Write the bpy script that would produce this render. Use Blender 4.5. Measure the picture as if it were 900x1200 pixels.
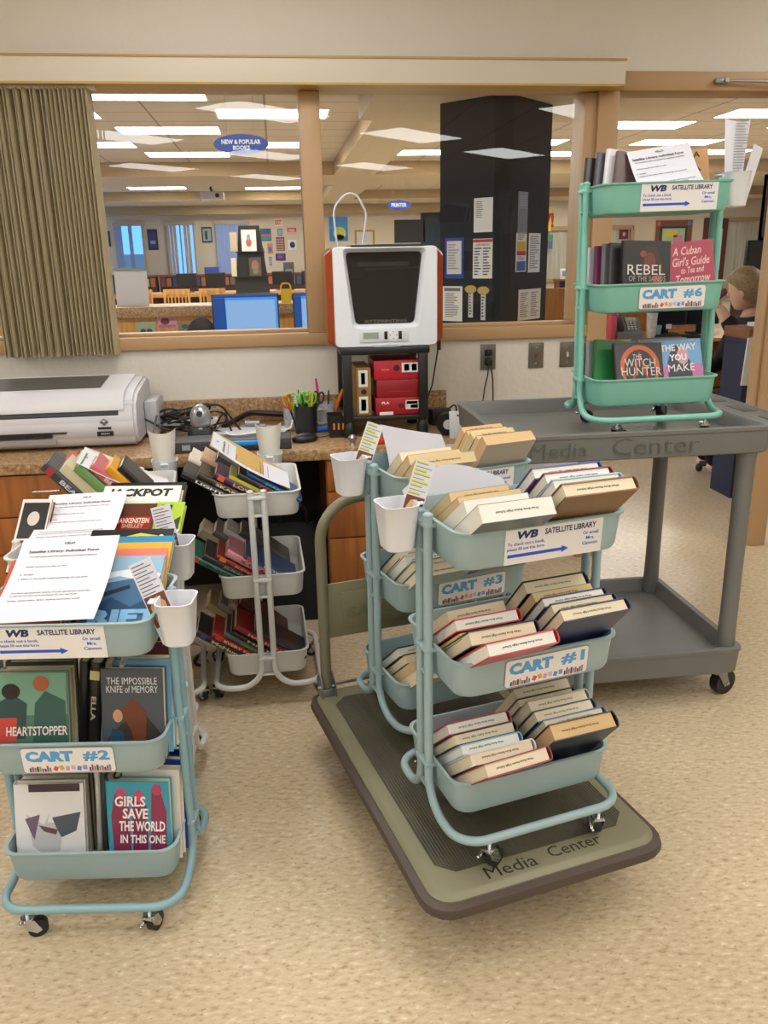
import bpy, bmesh, math, random
from mathutils import Matrix, Vector, Euler
random.seed(7)
for o in list(bpy.data.objects): bpy.data.objects.remove(o)
SC = bpy.context.scene
COL = SC.collection
R = math.radians

# ---------------------------------------------------------------- camera, world, exposure
cam_d = bpy.data.cameras.new('camera'); cam = bpy.data.objects.new('camera', cam_d); COL.objects.link(cam)
cam_d.sensor_fit = 'VERTICAL'; cam_d.sensor_height = 24.0; cam_d.lens = 24.0 * 964.5 / 1200
cam_d.clip_start = 0.05; cam_d.clip_end = 200
CAM_H, PITCH, ROLL, YAW = 1.4331, R(17.13), R(1.141), R(7.0)
fwd = Vector((math.sin(YAW) * math.cos(PITCH), math.cos(YAW) * math.cos(PITCH), -math.sin(PITCH)))
right0 = Vector((math.cos(YAW), -math.sin(YAW), 0)); up0 = right0.cross(fwd)
rt = right0 * math.cos(ROLL) - up0 * math.sin(ROLL); up = right0 * math.sin(ROLL) + up0 * math.cos(ROLL)
cm = Matrix((rt, up, -fwd)).transposed().to_4x4(); cm.translation = (0, 0, CAM_H)
cam.matrix_world = cm
SC.camera = cam
world = bpy.data.worlds.new('world'); SC.world = world; world.use_nodes = True
bg = world.node_tree.nodes['Background']; bg.inputs[0].default_value = (0.12, 0.36, 1.0, 1); bg.inputs[1].default_value = 2.2
SC.view_settings.view_transform = 'Standard'; SC.view_settings.look = 'None'
SC.view_settings.exposure = 0.0; SC.view_settings.gamma = 1.0; SC.view_settings.use_curve_mapping = False
NEAR_LAMP, FAR_LAMP = 12.6, 17.0
SC.cycles.max_bounces = 8; SC.cycles.transparent_max_bounces = 12
SC.cycles.sample_clamp_indirect = 6.0

# ---------------------------------------------------------------- materials
def lin(c):
    if isinstance(c, str):
        c = c.lstrip('#'); c = [int(c[i:i + 2], 16) / 255 for i in (0, 2, 4)]
    return tuple((x / 12.92 if x <= 0.04045 else ((x + 0.055) / 1.055) ** 2.4) for x in c[:3])
MATS = {}
def mat(col, rough=0.5, metal=0.0, spec=0.5, var=0.0, scale=20.0, bump=0.0, name=None, coat=0.0, alpha=1.0, trans=0.0, emit=0.0):
    key = (col, rough, metal, spec, var, scale, bump, coat, alpha, trans, emit)
    if key in MATS: return MATS[key]
    m = bpy.data.materials.new(name or 'surface'); m.use_nodes = True
    nt = m.node_tree; b = nt.nodes['Principled BSDF']; L = lin(col)
    b.inputs['Base Color'].default_value = (*L, 1); b.inputs['Roughness'].default_value = rough
    b.inputs['Metallic'].default_value = metal; b.inputs['Specular IOR Level'].default_value = spec
    b.inputs['Coat Weight'].default_value = coat; b.inputs['Alpha'].default_value = alpha
    b.inputs['Transmission Weight'].default_value = trans
    if emit: b.inputs['Emission Color'].default_value = (*L, 1); b.inputs['Emission Strength'].default_value = emit
    if var or bump:
        tc = nt.nodes.new('ShaderNodeTexCoord'); n = nt.nodes.new('ShaderNodeTexNoise')
        n.inputs['Scale'].default_value = scale; n.inputs['Detail'].default_value = 5
        nt.links.new(tc.outputs['Object'], n.inputs['Vector'])
        if var:
            r = nt.nodes.new('ShaderNodeMapRange'); r.inputs[1].default_value = 0.3; r.inputs[2].default_value = 0.7
            r.inputs[3].default_value = 1 - var; r.inputs[4].default_value = 1 + var
            mx = nt.nodes.new('ShaderNodeVectorMath'); mx.operation = 'SCALE'; mx.inputs[0].default_value = L
            nt.links.new(n.outputs['Fac'], r.inputs[0]); nt.links.new(r.outputs[0], mx.inputs['Scale'])
            nt.links.new(mx.outputs[0], b.inputs['Base Color'])
        if bump:
            bp = nt.nodes.new('ShaderNodeBump'); bp.inputs['Strength'].default_value = bump; bp.inputs['Distance'].default_value = 0.004
            nt.links.new(n.outputs['Fac'], bp.inputs['Height']); nt.links.new(bp.outputs[0], b.inputs['Normal'])
    MATS[key] = m
    return m
def node_mat(name):
    m = bpy.data.materials.new(name); m.use_nodes = True
    nt = m.node_tree; return m, nt, nt.nodes['Principled BSDF'], nt.nodes.new, nt.links.new
def ramp(nt, pts, interp='LINEAR'):
    r = nt.nodes.new('ShaderNodeValToRGB'); r.color_ramp.interpolation = interp
    e = r.color_ramp.elements
    while len(e) < len(pts): e.new(0.5)
    for i, (p, c) in enumerate(pts): e[i].position = p; e[i].color = (*lin(c), 1)
    return r
def emis(col, s, name='glow'):
    key = ('em', col, s)
    if key in MATS: return MATS[key]
    m = bpy.data.materials.new(name); m.use_nodes = True; nt = m.node_tree; nt.nodes.clear()
    o = nt.nodes.new('ShaderNodeOutputMaterial'); e = nt.nodes.new('ShaderNodeEmission')
    e.inputs[0].default_value = (*lin(col), 1); e.inputs[1].default_value = s
    nt.links.new(e.outputs[0], o.inputs[0]); MATS[key] = m
    return m
def floor_mat():
    m, nt, b, N, L = node_mat('vinyl_tile')
    tc = N('ShaderNodeTexCoord'); mp = N('ShaderNodeMapping'); mp.inputs['Rotation'].default_value = (0, 0, R(38)); L(tc.outputs['Object'], mp.inputs[0])
    br = N('ShaderNodeTexBrick'); br.offset = 0; br.inputs['Scale'].default_value = 1.0; br.inputs['Brick Width'].default_value = 0.305; br.inputs['Row Height'].default_value = 0.305
    br.inputs['Mortar Size'].default_value = 0.0012; br.inputs['Mortar Smooth'].default_value = 0.3
    br.inputs['Color1'].default_value = (0.9, 0.9, 0.9, 1); br.inputs['Color2'].default_value = (1.08, 1.08, 1.08, 1); br.inputs['Mortar'].default_value = (0.72, 0.72, 0.72, 1)
    L(mp.outputs[0], br.inputs['Vector'])
    m2 = N('ShaderNodeMapping'); m2.inputs['Rotation'].default_value = (0, 0, R(30)); m2.inputs['Scale'].default_value = (44, 95, 1); L(tc.outputs['Object'], m2.inputs[0])
    n1 = N('ShaderNodeTexNoise'); n1.inputs['Scale'].default_value = 1.0; n1.inputs['Detail'].default_value = 2.5; L(m2.outputs[0], n1.inputs['Vector'])
    r1 = ramp(nt, [(0.26, '#a38b69'), (0.40, '#bfab8b'), (0.5, '#c6b495'), (0.62, '#ccbc9e'), (0.72, '#ddd0b7')]); L(n1.outputs['Fac'], r1.inputs[0])
    m3 = N('ShaderNodeMapping'); m3.inputs['Scale'].default_value = (70, 110, 1); m3.inputs['Rotation'].default_value = (0, 0, R(100)); m3.inputs['Location'].default_value = (5, 3, 0); L(tc.outputs['Object'], m3.inputs[0])
    n2 = N('ShaderNodeTexNoise'); n2.inputs['Scale'].default_value = 1.0; n2.inputs['Detail'].default_value = 1; L(m3.outputs[0], n2.inputs['Vector'])
    r2 = ramp(nt, [(0.66, '#000000'), (0.73, '#ffffff')]); L(n2.outputs['Fac'], r2.inputs[0])
    mx = N('ShaderNodeMixRGB'); mx.inputs['Color2'].default_value = (*lin('#a08060'), 1); L(r1.outputs[0], mx.inputs['Color1'])
    ms = N('ShaderNodeMath'); ms.operation = 'MULTIPLY'; ms.inputs[1].default_value = 0.7; L(r2.outputs[0], ms.inputs[0]); L(ms.outputs[0], mx.inputs['Fac'])
    mu = N('ShaderNodeMixRGB'); mu.blend_type = 'MULTIPLY'; mu.inputs['Fac'].default_value = 0.35; L(mx.outputs[0], mu.inputs['Color1']); L(br.outputs['Color'], mu.inputs['Color2'])
    L(mu.outputs[0], b.inputs['Base Color']); b.inputs['Roughness'].default_value = 0.28; b.inputs['Specular IOR Level'].default_value = 0.4
    return m
def plaster_mat(col, strength=0.25):
    m, nt, b, N, L = node_mat('textured_plaster')
    tc = N('ShaderNodeTexCoord'); n = N('ShaderNodeTexNoise'); n.inputs['Scale'].default_value = 34; n.inputs['Detail'].default_value = 6; L(tc.outputs['Object'], n.inputs['Vector'])
    bp = N('ShaderNodeBump'); bp.inputs['Strength'].default_value = strength; bp.inputs['Distance'].default_value = 0.006; L(n.outputs['Fac'], bp.inputs['Height']); L(bp.outputs[0], b.inputs['Normal'])
    b.inputs['Base Color'].default_value = (*lin(col), 1); b.inputs['Roughness'].default_value = 0.75; b.inputs['Specular IOR Level'].default_value = 0.25
    return m
def grid_mat(col, line, bw, bh, mort):
    m, nt, b, N, L = node_mat('ceiling_tile')
    tc = N('ShaderNodeTexCoord')
    br = N('ShaderNodeTexBrick'); br.offset = 0; br.inputs['Scale'].default_value = 1; br.inputs['Brick Width'].default_value = bw; br.inputs['Row Height'].default_value = bh
    br.inputs['Mortar Size'].default_value = mort; br.inputs['Color1'].default_value = (*lin(col), 1); br.inputs['Color2'].default_value = (*lin(col), 1); br.inputs['Mortar'].default_value = (*lin(line), 1)
    L(tc.outputs['Object'], br.inputs['Vector']); L(br.outputs['Color'], b.inputs['Base Color']); b.inputs['Roughness'].default_value = 0.9; b.inputs['Specular IOR Level'].default_value = 0.1
    return m
def speckle_mat():
    m, nt, b, N, L = node_mat('speckled_laminate')
    tc = N('ShaderNodeTexCoord'); n = N('ShaderNodeTexNoise'); n.inputs['Scale'].default_value = 75; n.inputs['Detail'].default_value = 4; n.inputs['Roughness'].default_value = 0.7; L(tc.outputs['Object'], n.inputs['Vector'])
    r = ramp(nt, [(0.32, '#6e5138'), (0.46, '#92714f'), (0.56, '#a8875f'), (0.7, '#c5a880')]); L(n.outputs['Fac'], r.inputs[0]); L(r.outputs[0], b.inputs['Base Color']); b.inputs['Roughness'].default_value = 0.4
    return m
def wood_mat(c1, c2, axis='Z', scale=9.0):
    m, nt, b, N, L = node_mat('wood_grain')
    tc = N('ShaderNodeTexCoord'); mp = N('ShaderNodeMapping'); mp.inputs['Scale'].default_value = (scale * 4, scale * 4, scale * 0.35) if axis == 'Z' else (scale * .35, scale * 4, scale * 4); L(tc.outputs['Object'], mp.inputs[0])
    n = N('ShaderNodeTexNoise'); n.inputs['Scale'].default_value = 1; n.inputs['Detail'].default_value = 4; L(mp.outputs[0], n.inputs['Vector'])
    r = ramp(nt, [(0.3, c1), (0.7, c2)]); L(n.outputs['Fac'], r.inputs[0]); L(r.outputs[0], b.inputs['Base Color']); b.inputs['Roughness'].default_value = 0.4
    return m
def page_mat(c1, c2):
    key = ('page', c1, c2)
    if key in MATS: return MATS[key]
    m, nt, b, N, L = node_mat('paper_edges')
    tc = N('ShaderNodeTexCoord'); w = N('ShaderNodeTexWave'); w.bands_direction = 'Y'; w.inputs['Scale'].default_value = 160; w.inputs['Distortion'].default_value = 1.2; w.inputs['Detail'].default_value = 1
    L(tc.outputs['Object'], w.inputs['Vector']); r = ramp(nt, [(0.0, c1), (1.0, c2)]); L(w.outputs['Fac'], r.inputs[0]); L(r.outputs[0], b.inputs['Base Color']); b.inputs['Roughness'].default_value = 0.85
    MATS[key] = m
    return m
def glass_mat(refl=1.0):
    m = bpy.data.materials.new('window_glass'); m.use_nodes = True; nt = m.node_tree; nt.nodes.clear(); N = nt.nodes.new; L = nt.links.new
    o = N('ShaderNodeOutputMaterial'); t = N('ShaderNodeBsdfTransparent'); t.inputs[0].default_value = (0.93, 0.95, 0.94, 1); g = N('ShaderNodeBsdfGlossy'); g.inputs['Roughness'].default_value = 0.0
    f = N('ShaderNodeFresnel'); f.inputs[0].default_value = 1.5; mm = N('ShaderNodeMath'); mm.operation = 'MULTIPLY'; mm.inputs[1].default_value = refl
    mx = N('ShaderNodeMixShader'); L(f.outputs[0], mm.inputs[0]); L(mm.outputs[0], mx.inputs[0]); L(t.outputs[0], mx.inputs[1]); L(g.outputs[0], mx.inputs[2]); L(mx.outputs[0], o.inputs[0])
    return m
M_FLOOR = floor_mat(); M_WALL = plaster_mat('#d2c8b6', 0.2); M_WALLB = plaster_mat('#dcd6cb', 0.5); M_FARWALL = plaster_mat('#d6c6aa', 0.05)
M_CEIL = grid_mat('#d5c6ae', '#a08f78', 0.61, 1.22, 0.014); M_CEIL2 = grid_mat('#c6bbaa', '#93867a', 1.22, 0.61, 0.012)
M_TRIM = mat('#b5936a', 0.45); M_SOFFIT = mat('#b1966c', 0.7); M_COUNTER = speckle_mat()
M_WOOD = wood_mat('#8a4f22', '#a9682f'); M_OAK = wood_mat('#b67a36', '#d09a50')
M_GLASS = glass_mat(1.25)
PAPER = mat('#dbdce5', 0.7, var=0.02, scale=6); INK = mat('#55565c', 0.8); INKL = mat('#94959d', 0.8); DARKINK = mat('#26262b', 0.8)
BLACK = mat('#151517', 0.4); DKGREY = mat('#2b2b2e', 0.5); CHROME = mat('#c9cbd0', 0.18, 1.0); STEEL = mat('#9ea1a6', 0.35, 0.9)
WHITE = mat('#e6e7ea', 0.4); WPLAST = mat('#dfe0e6', 0.35)

# ---------------------------------------------------------------- mesh helpers
class MB:
    def __init__(s): s.bm = bmesh.new(); s.mats = []
    def mi(s, m):
        if m is None: return 0
        if m not in s.mats: s.mats.append(m)
        return s.mats.index(m)
    def _merge(s, t, M=None, m=None, smooth=False):
        if M is not None: t.transform(M)
        k = s.mi(m)
        for f in t.faces: f.material_index = k; f.smooth = smooth
        me = bpy.data.meshes.new('tmp'); t.to_mesh(me); t.free(); s.bm.from_mesh(me); bpy.data.meshes.remove(me)
        return s
    def box(s, c, d, m=None, bev=0.0, rot=None, M=None, seg=2):
        t = bmesh.new(); bmesh.ops.create_cube(t, size=1.0)
        bmesh.ops.scale(t, vec=d, verts=t.verts)
        if bev: bmesh.ops.bevel(t, geom=list(t.edges), offset=min(bev, min(d) * 0.49), segments=seg, affect='EDGES', profile=0.5)
        T = Matrix.Translation(c)
        if rot: T = T @ Euler(rot).to_matrix().to_4x4()
        if M is not None: T = M @ T
        return s._merge(t, T, m, bool(bev) and seg > 1)
    def b2(s, a, b, m=None, bev=0.0, M=None):
        c = [(x + y) / 2 for x, y in zip(a, b)]; d = [max(abs(y - x), 1e-5) for x, y in zip(a, b)]
        return s.box(c, d, m, bev, None, M)
    def cyl(s, p, q, r, m=None, n=16, r2=None, caps=True, smooth=True):
        p = Vector(p); q = Vector(q); d = q - p
        t = bmesh.new(); bmesh.ops.create_cone(t, cap_ends=caps, segments=n, radius1=r, radius2=r if r2 is None else r2, depth=d.length)
        T = Matrix.Translation((p + q) / 2) @ d.to_track_quat('Z', 'Y').to_matrix().to_4x4()
        k = s._merge(t, T, m, smooth)
        return k
    def sph(s, c, d, m=None, n=14, M=None):
        t = bmesh.new(); bmesh.ops.create_uvsphere(t, u_segments=n, v_segments=max(6, n * 2 // 3), radius=0.5); bmesh.ops.scale(t, vec=d, verts=t.verts)
        T = Matrix.Translation(c)
        return s._merge(t, (M @ T) if M is not None else T, m, True)
    def tube(s, pts, r, m=None, n=10, closed=False):
        pts = [Vector(p) for p in pts]; t = bmesh.new(); rings = []
        N = len(pts); up = None
        for i, p in enumerate(pts):
            a = pts[(i - 1) % N] if (closed or i) else p; b = pts[(i + 1) % N] if (closed or i < N - 1) else p
            d = (b - a).normalized()
            if up is None:
                up = Vector((0, 0, 1)) if abs(d.z) < 0.9 else Vector((1, 0, 0))
            x = d.cross(up)
            if x.length < 1e-6: x = d.orthogonal()
            x.normalize(); up = x.cross(d).normalized()
            rr = r[i] if isinstance(r, (list, tuple)) else r
            rings.append([t.verts.new(p + (x * math.cos(2 * math.pi * k / n) + up * math.sin(2 * math.pi * k / n)) * rr) for k in range(n)])
        for i in range(N if closed else N - 1):
            A, B = rings[i], rings[(i + 1) % N]
            for k in range(n): t.faces.new((A[k], A[(k + 1) % n], B[(k + 1) % n], B[k]))
        if not closed: t.faces.new(rings[0][::-1]); t.faces.new(rings[-1])
        bmesh.ops.recalc_face_normals(t, faces=t.faces)
        return s._merge(t, None, m, True)
    def lathe(s, prof, m=None, n=20, M=None, c=(0, 0, 0)):
        t = bmesh.new(); rings = []
        for r, z in prof: rings.append([t.verts.new((max(r, 1e-4) * math.cos(2 * math.pi * k / n), max(r, 1e-4) * math.sin(2 * math.pi * k / n), z)) for k in range(n)])
        for A, B in zip(rings, rings[1:]):
            for k in range(n): t.faces.new((A[k], A[(k + 1) % n], B[(k + 1) % n], B[k]))
        t.faces.new(rings[0][::-1]); t.faces.new(rings[-1])
        bmesh.ops.recalc_face_normals(t, faces=t.faces)
        T = Matrix.Translation(c)
        return s._merge(t, (M @ T) if M is not None else T, m, True)
    def prism(s, poly, a, b, m=None, axis='Y', M=None, smooth=False):
        # polygon in the plane across axis, extruded from a to b
        def P(u, v, w): return {'Y': (u, w, v), 'X': (w, u, v), 'Z': (u, v, w)}[axis]
        t = bmesh.new(); A = [t.verts.new(P(u, v, a)) for u, v in poly]; B = [t.verts.new(P(u, v, b)) for u, v in poly]; n = len(poly)
        t.faces.new(A[::-1]); t.faces.new(B)
        for k in range(n): t.faces.new((A[k], A[(k + 1) % n], B[(k + 1) % n], B[k]))
        bmesh.ops.recalc_face_normals(t, faces=t.faces)
        return s._merge(t, M, m, smooth)
    def loft(s, rings, m=None, caps=True, smooth=True, M=None, closed=False):
        t = bmesh.new(); V = [[t.verts.new(p) for p in r] for r in rings]; n = len(rings[0])
        for A, B in (list(zip(V, V[1:])) + ([(V[-1], V[0])] if closed else [])):
            for k in range(n): t.faces.new((A[k], A[(k + 1) % n], B[(k + 1) % n], B[k]))
        if caps and not closed: t.faces.new(V[0][::-1]); t.faces.new(V[-1])
        bmesh.ops.recalc_face_normals(t, faces=t.faces)
        return s._merge(t, M, m, smooth)
    def poly(s, pts, m=None, M=None):
        t = bmesh.new(); t.faces.new([t.verts.new(p) for p in pts]); return s._merge(t, M, m, False)
    def sheet(s, grid, m=None, th=0.0004, M=None):
        # grid of points -> thin curved sheet with thickness
        t = bmesh.new(); V = [[t.verts.new(p) for p in row] for row in grid]
        for i in range(len(V) - 1):
            for j in range(len(V[0]) - 1): t.faces.new((V[i][j], V[i][j + 1], V[i + 1][j + 1], V[i + 1][j]))
        bmesh.ops.recalc_face_normals(t, faces=t.faces)
        bmesh.ops.solidify(t, geom=list(t.faces), thickness=th)
        return s._merge(t, M, m, True)
    def build(s, name, m=None, parent=None, M=None, autosmooth=True, kind=None):
        me = bpy.data.meshes.new(name); s.bm.to_mesh(me); s.bm.free()
        for mm in (s.mats or [m]): me.materials.append(mm)
        if autosmooth:
            try: me.set_sharp_from_angle(angle=R(40))
            except Exception: pass
        return link(name, me, parent, M, kind)
def link(name, me, parent=None, M=None, kind=None):
    o = bpy.data.objects.new(name, me); COL.objects.link(o)
    if parent is not None: o.parent = parent
    if M is not None: o.matrix_basis = M
    if kind: o['kind'] = kind
    return o
def tag(o, label, cat, group=None):
    o['label'] = label; o['category'] = cat
    if group: o['group'] = group
    return o
def thing(name, label, cat, M=None, group=None):
    o = bpy.data.objects.new(name, None); COL.objects.link(o); o.empty_display_size = 0.05
    if M is not None: o.matrix_basis = M
    return tag(o, label, cat, group)
def TR(x, y, z, rz=0.0): return Matrix.Translation((x, y, z)) @ Matrix.Rotation(rz, 4, 'Z')
def fillet(pts, rad, n=7):
    pts = [Vector(p) for p in pts]; out = [pts[0]]
    for i in range(1, len(pts) - 1):
        r = rad[i - 1] if isinstance(rad, (list, tuple)) else rad
        a = (pts[i - 1] - pts[i]); b = (pts[i + 1] - pts[i])
        ang = a.angle(b); d = min(r / math.tan(ang / 2), a.length * 0.49, b.length * 0.49); rr = d * math.tan(ang / 2)
        A = pts[i] + a.normalized() * d; B = pts[i] + b.normalized() * d
        c = pts[i] + (a.normalized() + b.normalized()).normalized() * (rr / math.sin(ang / 2))
        va, vb = A - c, B - c; th = va.angle(vb); ax = va.cross(vb).normalized()
        for k in range(n + 1): out.append(c + Matrix.Rotation(th * k / n, 3, ax) @ va)
    return out + [pts[-1]]
def rr(w, d, r, z, n=5):
    out = []
    for cx, cy, a0 in ((w - r, d - r, 0), (-w + r, d - r, 90), (-w + r, -d + r, 180), (w - r, -d + r, 270)):
        for k in range(n + 1):
            a = R(a0 + 90 * k / n); out.append((cx + r * math.cos(a), cy + r * math.sin(a), z))
    return out
def rquad(cs, r, n=5):
    # rounded corners of any 2D quad (ccw), constant count
    out = []; k = len(cs)
    for i in range(k):
        p0, p, p1 = Vector(cs[i - 1]), Vector(cs[i]), Vector(cs[(i + 1) % k])
        a = (p0 - p).normalized(); b = (p1 - p).normalized()
        A = p + a * r; B = p + b * r
        for t in range(n + 1):
            u = t / n; out.append(tuple(A * (1 - u) ** 2 + p * 2 * u * (1 - u) + B * u * u))
    return out
_TX = {}
def text_mesh(s, bold=0.0, shear=0.0, spacing=1.0):
    key = (s, bold, shear, spacing)
    if key in _TX: return _TX[key]
    cu = bpy.data.curves.new('t', 'FONT'); cu.body = s; cu.size = 1; cu.offset = bold; cu.shear = shear; cu.align_x = 'LEFT'; cu.resolution_u = 2; cu.space_character = spacing
    ob = bpy.data.objects.new('t', cu); COL.objects.link(ob)
    dg = bpy.context.evaluated_depsgraph_get(); me = bpy.data.meshes.new_from_object(ob.evaluated_get(dg))
    bpy.data.objects.remove(ob); bpy.data.curves.remove(cu)
    xs = [v.co.x for v in me.vertices]; ys = [v.co.y for v in me.vertices]
    x0, x1, y0, y1 = min(xs), max(xs), min(ys), max(ys)
    for v in me.vertices: v.co = ((v.co.x - x0) / (x1 - x0) - 0.5, (v.co.y - y0) / (y1 - y0) - 0.5, 0)
    _TX[key] = (me, (x1 - x0) / (y1 - y0)); return _TX[key]
def text(mb, s, M, w=None, h=None, m=None, bold=0.0, shear=0.0, cx=0.0, cy=0.0, dz=0.0004, spacing=1.0):
    # add lettering centred at (cx, cy) of plane M (x right, y up, z out), to width w and/or height h
    me, ar = text_mesh(s, bold, shear, spacing)
    if w is None: w = h * ar
    if h is None: h = w / ar
    t = bmesh.new(); t.from_mesh(me)
    T = M @ Matrix.Translation((cx, cy, dz)) @ Matrix.Diagonal((w, h, 1, 1))
    return mb._merge(t, T, m, False)
# plane frames: FRONT(y) maps (u, v) -> x=u, z=v facing -y ; TOP maps (u, v) -> x=u, y=v facing +z
def FRONT(x=0, y=0, z=0): return Matrix(((1, 0, 0, x), (0, 0, -1, y), (0, 1, 0, z), (0, 0, 0, 1)))
def TOP(x=0, y=0, z=0): return Matrix.Translation((x, y, z))
# ---------------------------------------------------------------- room shell
WY, WT = 3.70, 0.13            # window wall: near face and thickness
FY = WY + WT
def S(name, mb, m=None, parent=None): return mb.build(name, m, parent, kind='structure')
S('floor', MB().b2((-6, -9.5, -0.1), (17, 27, 0), M_FLOOR))
S('ceiling', MB().b2((-5, -9.5, 2.72), (6, WY, 2.82), M_CEIL))
S('wall_left', MB().b2((-5.1, -9.5, 0), (-5, WY, 2.8), M_WALL)); S('wall_right', MB().b2((6, -9.5, 0), (6.1, WY, 2.8), M_WALL)); S('wall_back', MB().b2((-5.1, -9.6, 0), (6.1, -9.5, 2.8), M_WALL))
W = MB()
for a, b in (((-5, WY, 0), (1.40, FY, 1.085)), ((-5, WY, 1.085), (-2.3, FY, 2.1)), ((-5, WY, 2.1), (6, FY, 3.05)), ((2.39, WY, 0), (6, FY, 2.1))): W.b2(a, b, M_WALLB)
S('wall_front', W)
# window frame, panes
f = MB()
for a, b in (((-2.3, WY - .022, 1.075), (1.40, FY + .02, 1.128)), ((-2.3, WY - .022, 2.098), (1.40, FY + .02, 2.13)), ((.137, WY - .022, 1.128), (.222, FY + .02, 2.085)), ((-2.3, WY - .022, 1.128), (-2.22, FY + .02, 2.085)), ((1.345, WY - .005, 1.128), (1.40, FY + .02, 2.085))): f.b2(a, b, M_TRIM, 0.004)
for a, b in (((-2.22, WY + .03, 1.128), (.137, WY + .1, 1.143)), ((.222, WY + .03, 1.128), (1.345, WY + .1, 1.143)), ((.137, WY + .03, 1.128), (.15, WY + .1, 2.085)), ((.21, WY + .03, 1.128), (.222, WY + .1, 2.085))): f.b2(a, b, M_TRIM, 0.002)
win = S('window_1', f)
g1 = S('glass_pane', MB().b2((-2.22, WY + .06, 1.13), (.137, WY + .0601, 2.09), M_GLASS), None, win)
g2 = S('glass_pane', MB().b2((.222, WY + .06, 1.13), (1.345, WY + .0601, 2.09), M_GLASS), None, win)
for g in (g1, g2):
    b = bmesh.new(); v = [b.verts.new(c) for c in ([(x, WY + .06, z) for x, z in (((-2.22, 1.13), (.137, 1.13), (.137, 2.09), (-2.22, 2.09)) if g is g1 else ((.222, 1.13), (1.345, 1.13), (1.345, 2.09), (.222, 2.09)))])]; b.faces.new(v); b.to_mesh(g.data); b.free()
d = MB()
for a, b in (((1.40, WY - .022, 0), (1.492, FY + .02, 2.09)), ((2.312, WY - .022, 0), (2.40, FY + .02, 2.09)), ((1.40, WY - .022, 2.09), (2.40, FY + .02, 2.165))): d.b2(a, b, M_TRIM, 0.004)
d.b2((1.492, WY + .05, 0), (1.505, WY + .09, 2.09), M_TRIM, .002).b2((2.299, WY + .05, 0), (2.312, WY + .09, 2.09), M_TRIM, .002)
dr = S('door_1', d)
c = MB().b2((1.90, WY - .05, 2.115), (1.96, WY - .022, 2.135), STEEL, .006).cyl((1.95, WY - .045, 2.125), (2.24, WY - .06, 2.118), .005, STEEL).cyl((1.945, WY - .06, 2.125), (1.945, WY - .03, 2.125), .009, STEEL)
S('door_closer', c, None, dr)
v = MB().b2((-3.2, WY - .12, 2.093), (1.47, WY, 2.188), mat('#d3cab8', .6), .002)
v.b2((-3.2, WY - .124, 2.182), (1.472, WY - .001, 2.19), mat('#b08c4c', .4)).b2((-3.2, WY - .124, 2.088), (1.472, WY - .001, 2.096), mat('#b99a52', .4))
S('trim_1', v)
# far room shell
S('ceiling_far', MB().b2((-9, FY, 2.95), (17, 27, 3.05), M_CEIL2))
fw = MB()
x0 = -9
for a, b in ((-4.47, -3.70), (-3.03, -2.25), (-1.62, -.68)):
    fw.b2((x0, 25.8, 0), (a, 25.95, 3), M_FARWALL); fw.b2((a, 25.8, 0), (b, 25.95, 1.1), M_FARWALL); fw.b2((a, 25.8, 2.48), (b, 25.95, 3), M_FARWALL); x0 = b
fw.b2((x0, 25.8, 0), (17, 25.95, 3), M_FARWALL)
S('wall_far', fw)
S('wall_farleft', MB().b2((-9.1, FY, 0), (-9, 27, 3.0), M_FARWALL)); S('wall_farright', MB().b2((17, FY, 0), (17.1, 27, 3.0), M_FARWALL))
sf = MB(); Z0 = 2.745
M_SOFU = mat('#c4b69c', .8)
for a, b in (((.92, FY, Z0), (4.0, 8.9, 2.96)), ((1.06, 8.9, Z0), (1.72, 14.4, 2.96)), ((-9, 14.4, Z0), (17, 16.4, 2.96)), ((-9, 20.2, Z0 + .01), (17, 21.6, 2.96)), ((-9, 25.2, 2.72), (17, 25.8, 2.96)), ((1.2, 16.4, Z0), (1.9, 20.2, 2.96))):
    sf.b2(a, b, M_SOFFIT)
sfo = S('trim_2', sf)
sfo.data.materials.append(M_SOFU)
for p in sfo.data.polygons:
    if p.normal.z < -0.5: p.material_index = 1
# dark textured column standing behind the glass
pil = MB().prism([(1.56, 7.98), (1.955, 7.545), (2.118, 7.54), (2.615, 8.018), (2.1, 8.55)], 0, 2.76, plaster_mat('#26262a', .6), 'Z')
pillar = S('pillar', pil)
# blinds: gathered vertical slats
vb = thing('vertical_blinds', 'tan vertical blinds gathered together at the left end of the window', 'blinds', TR(-.885, WY - .06, 2.09))
M_SLAT = mat('#b8aa88', .6)
for k in range(27):
    x = -.225 + .0168 * k + random.uniform(-.002, .002); a = R((-72 if k % 2 else -84) + random.uniform(-4, 4)) if k < 17 else R(95 + random.uniform(-2, 3))
    s_ = MB(); L = .044
    g = [[(x + math.cos(a) * u * L + .004 * (1 - u * u) * math.sin(a), -math.sin(a) * u * L, z) for u in (-1, -.5, 0, .5, 1)] for z in (-1.02 - .002 * (k % 3), -.55, -.01)]
    s_.sheet(g, M_SLAT, .0012); s_.build('slat', None, vb)
MB().b2((-.26, -.02, -.012), (.24, .02, 0), WHITE).build('head_rail', None, vb)

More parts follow.
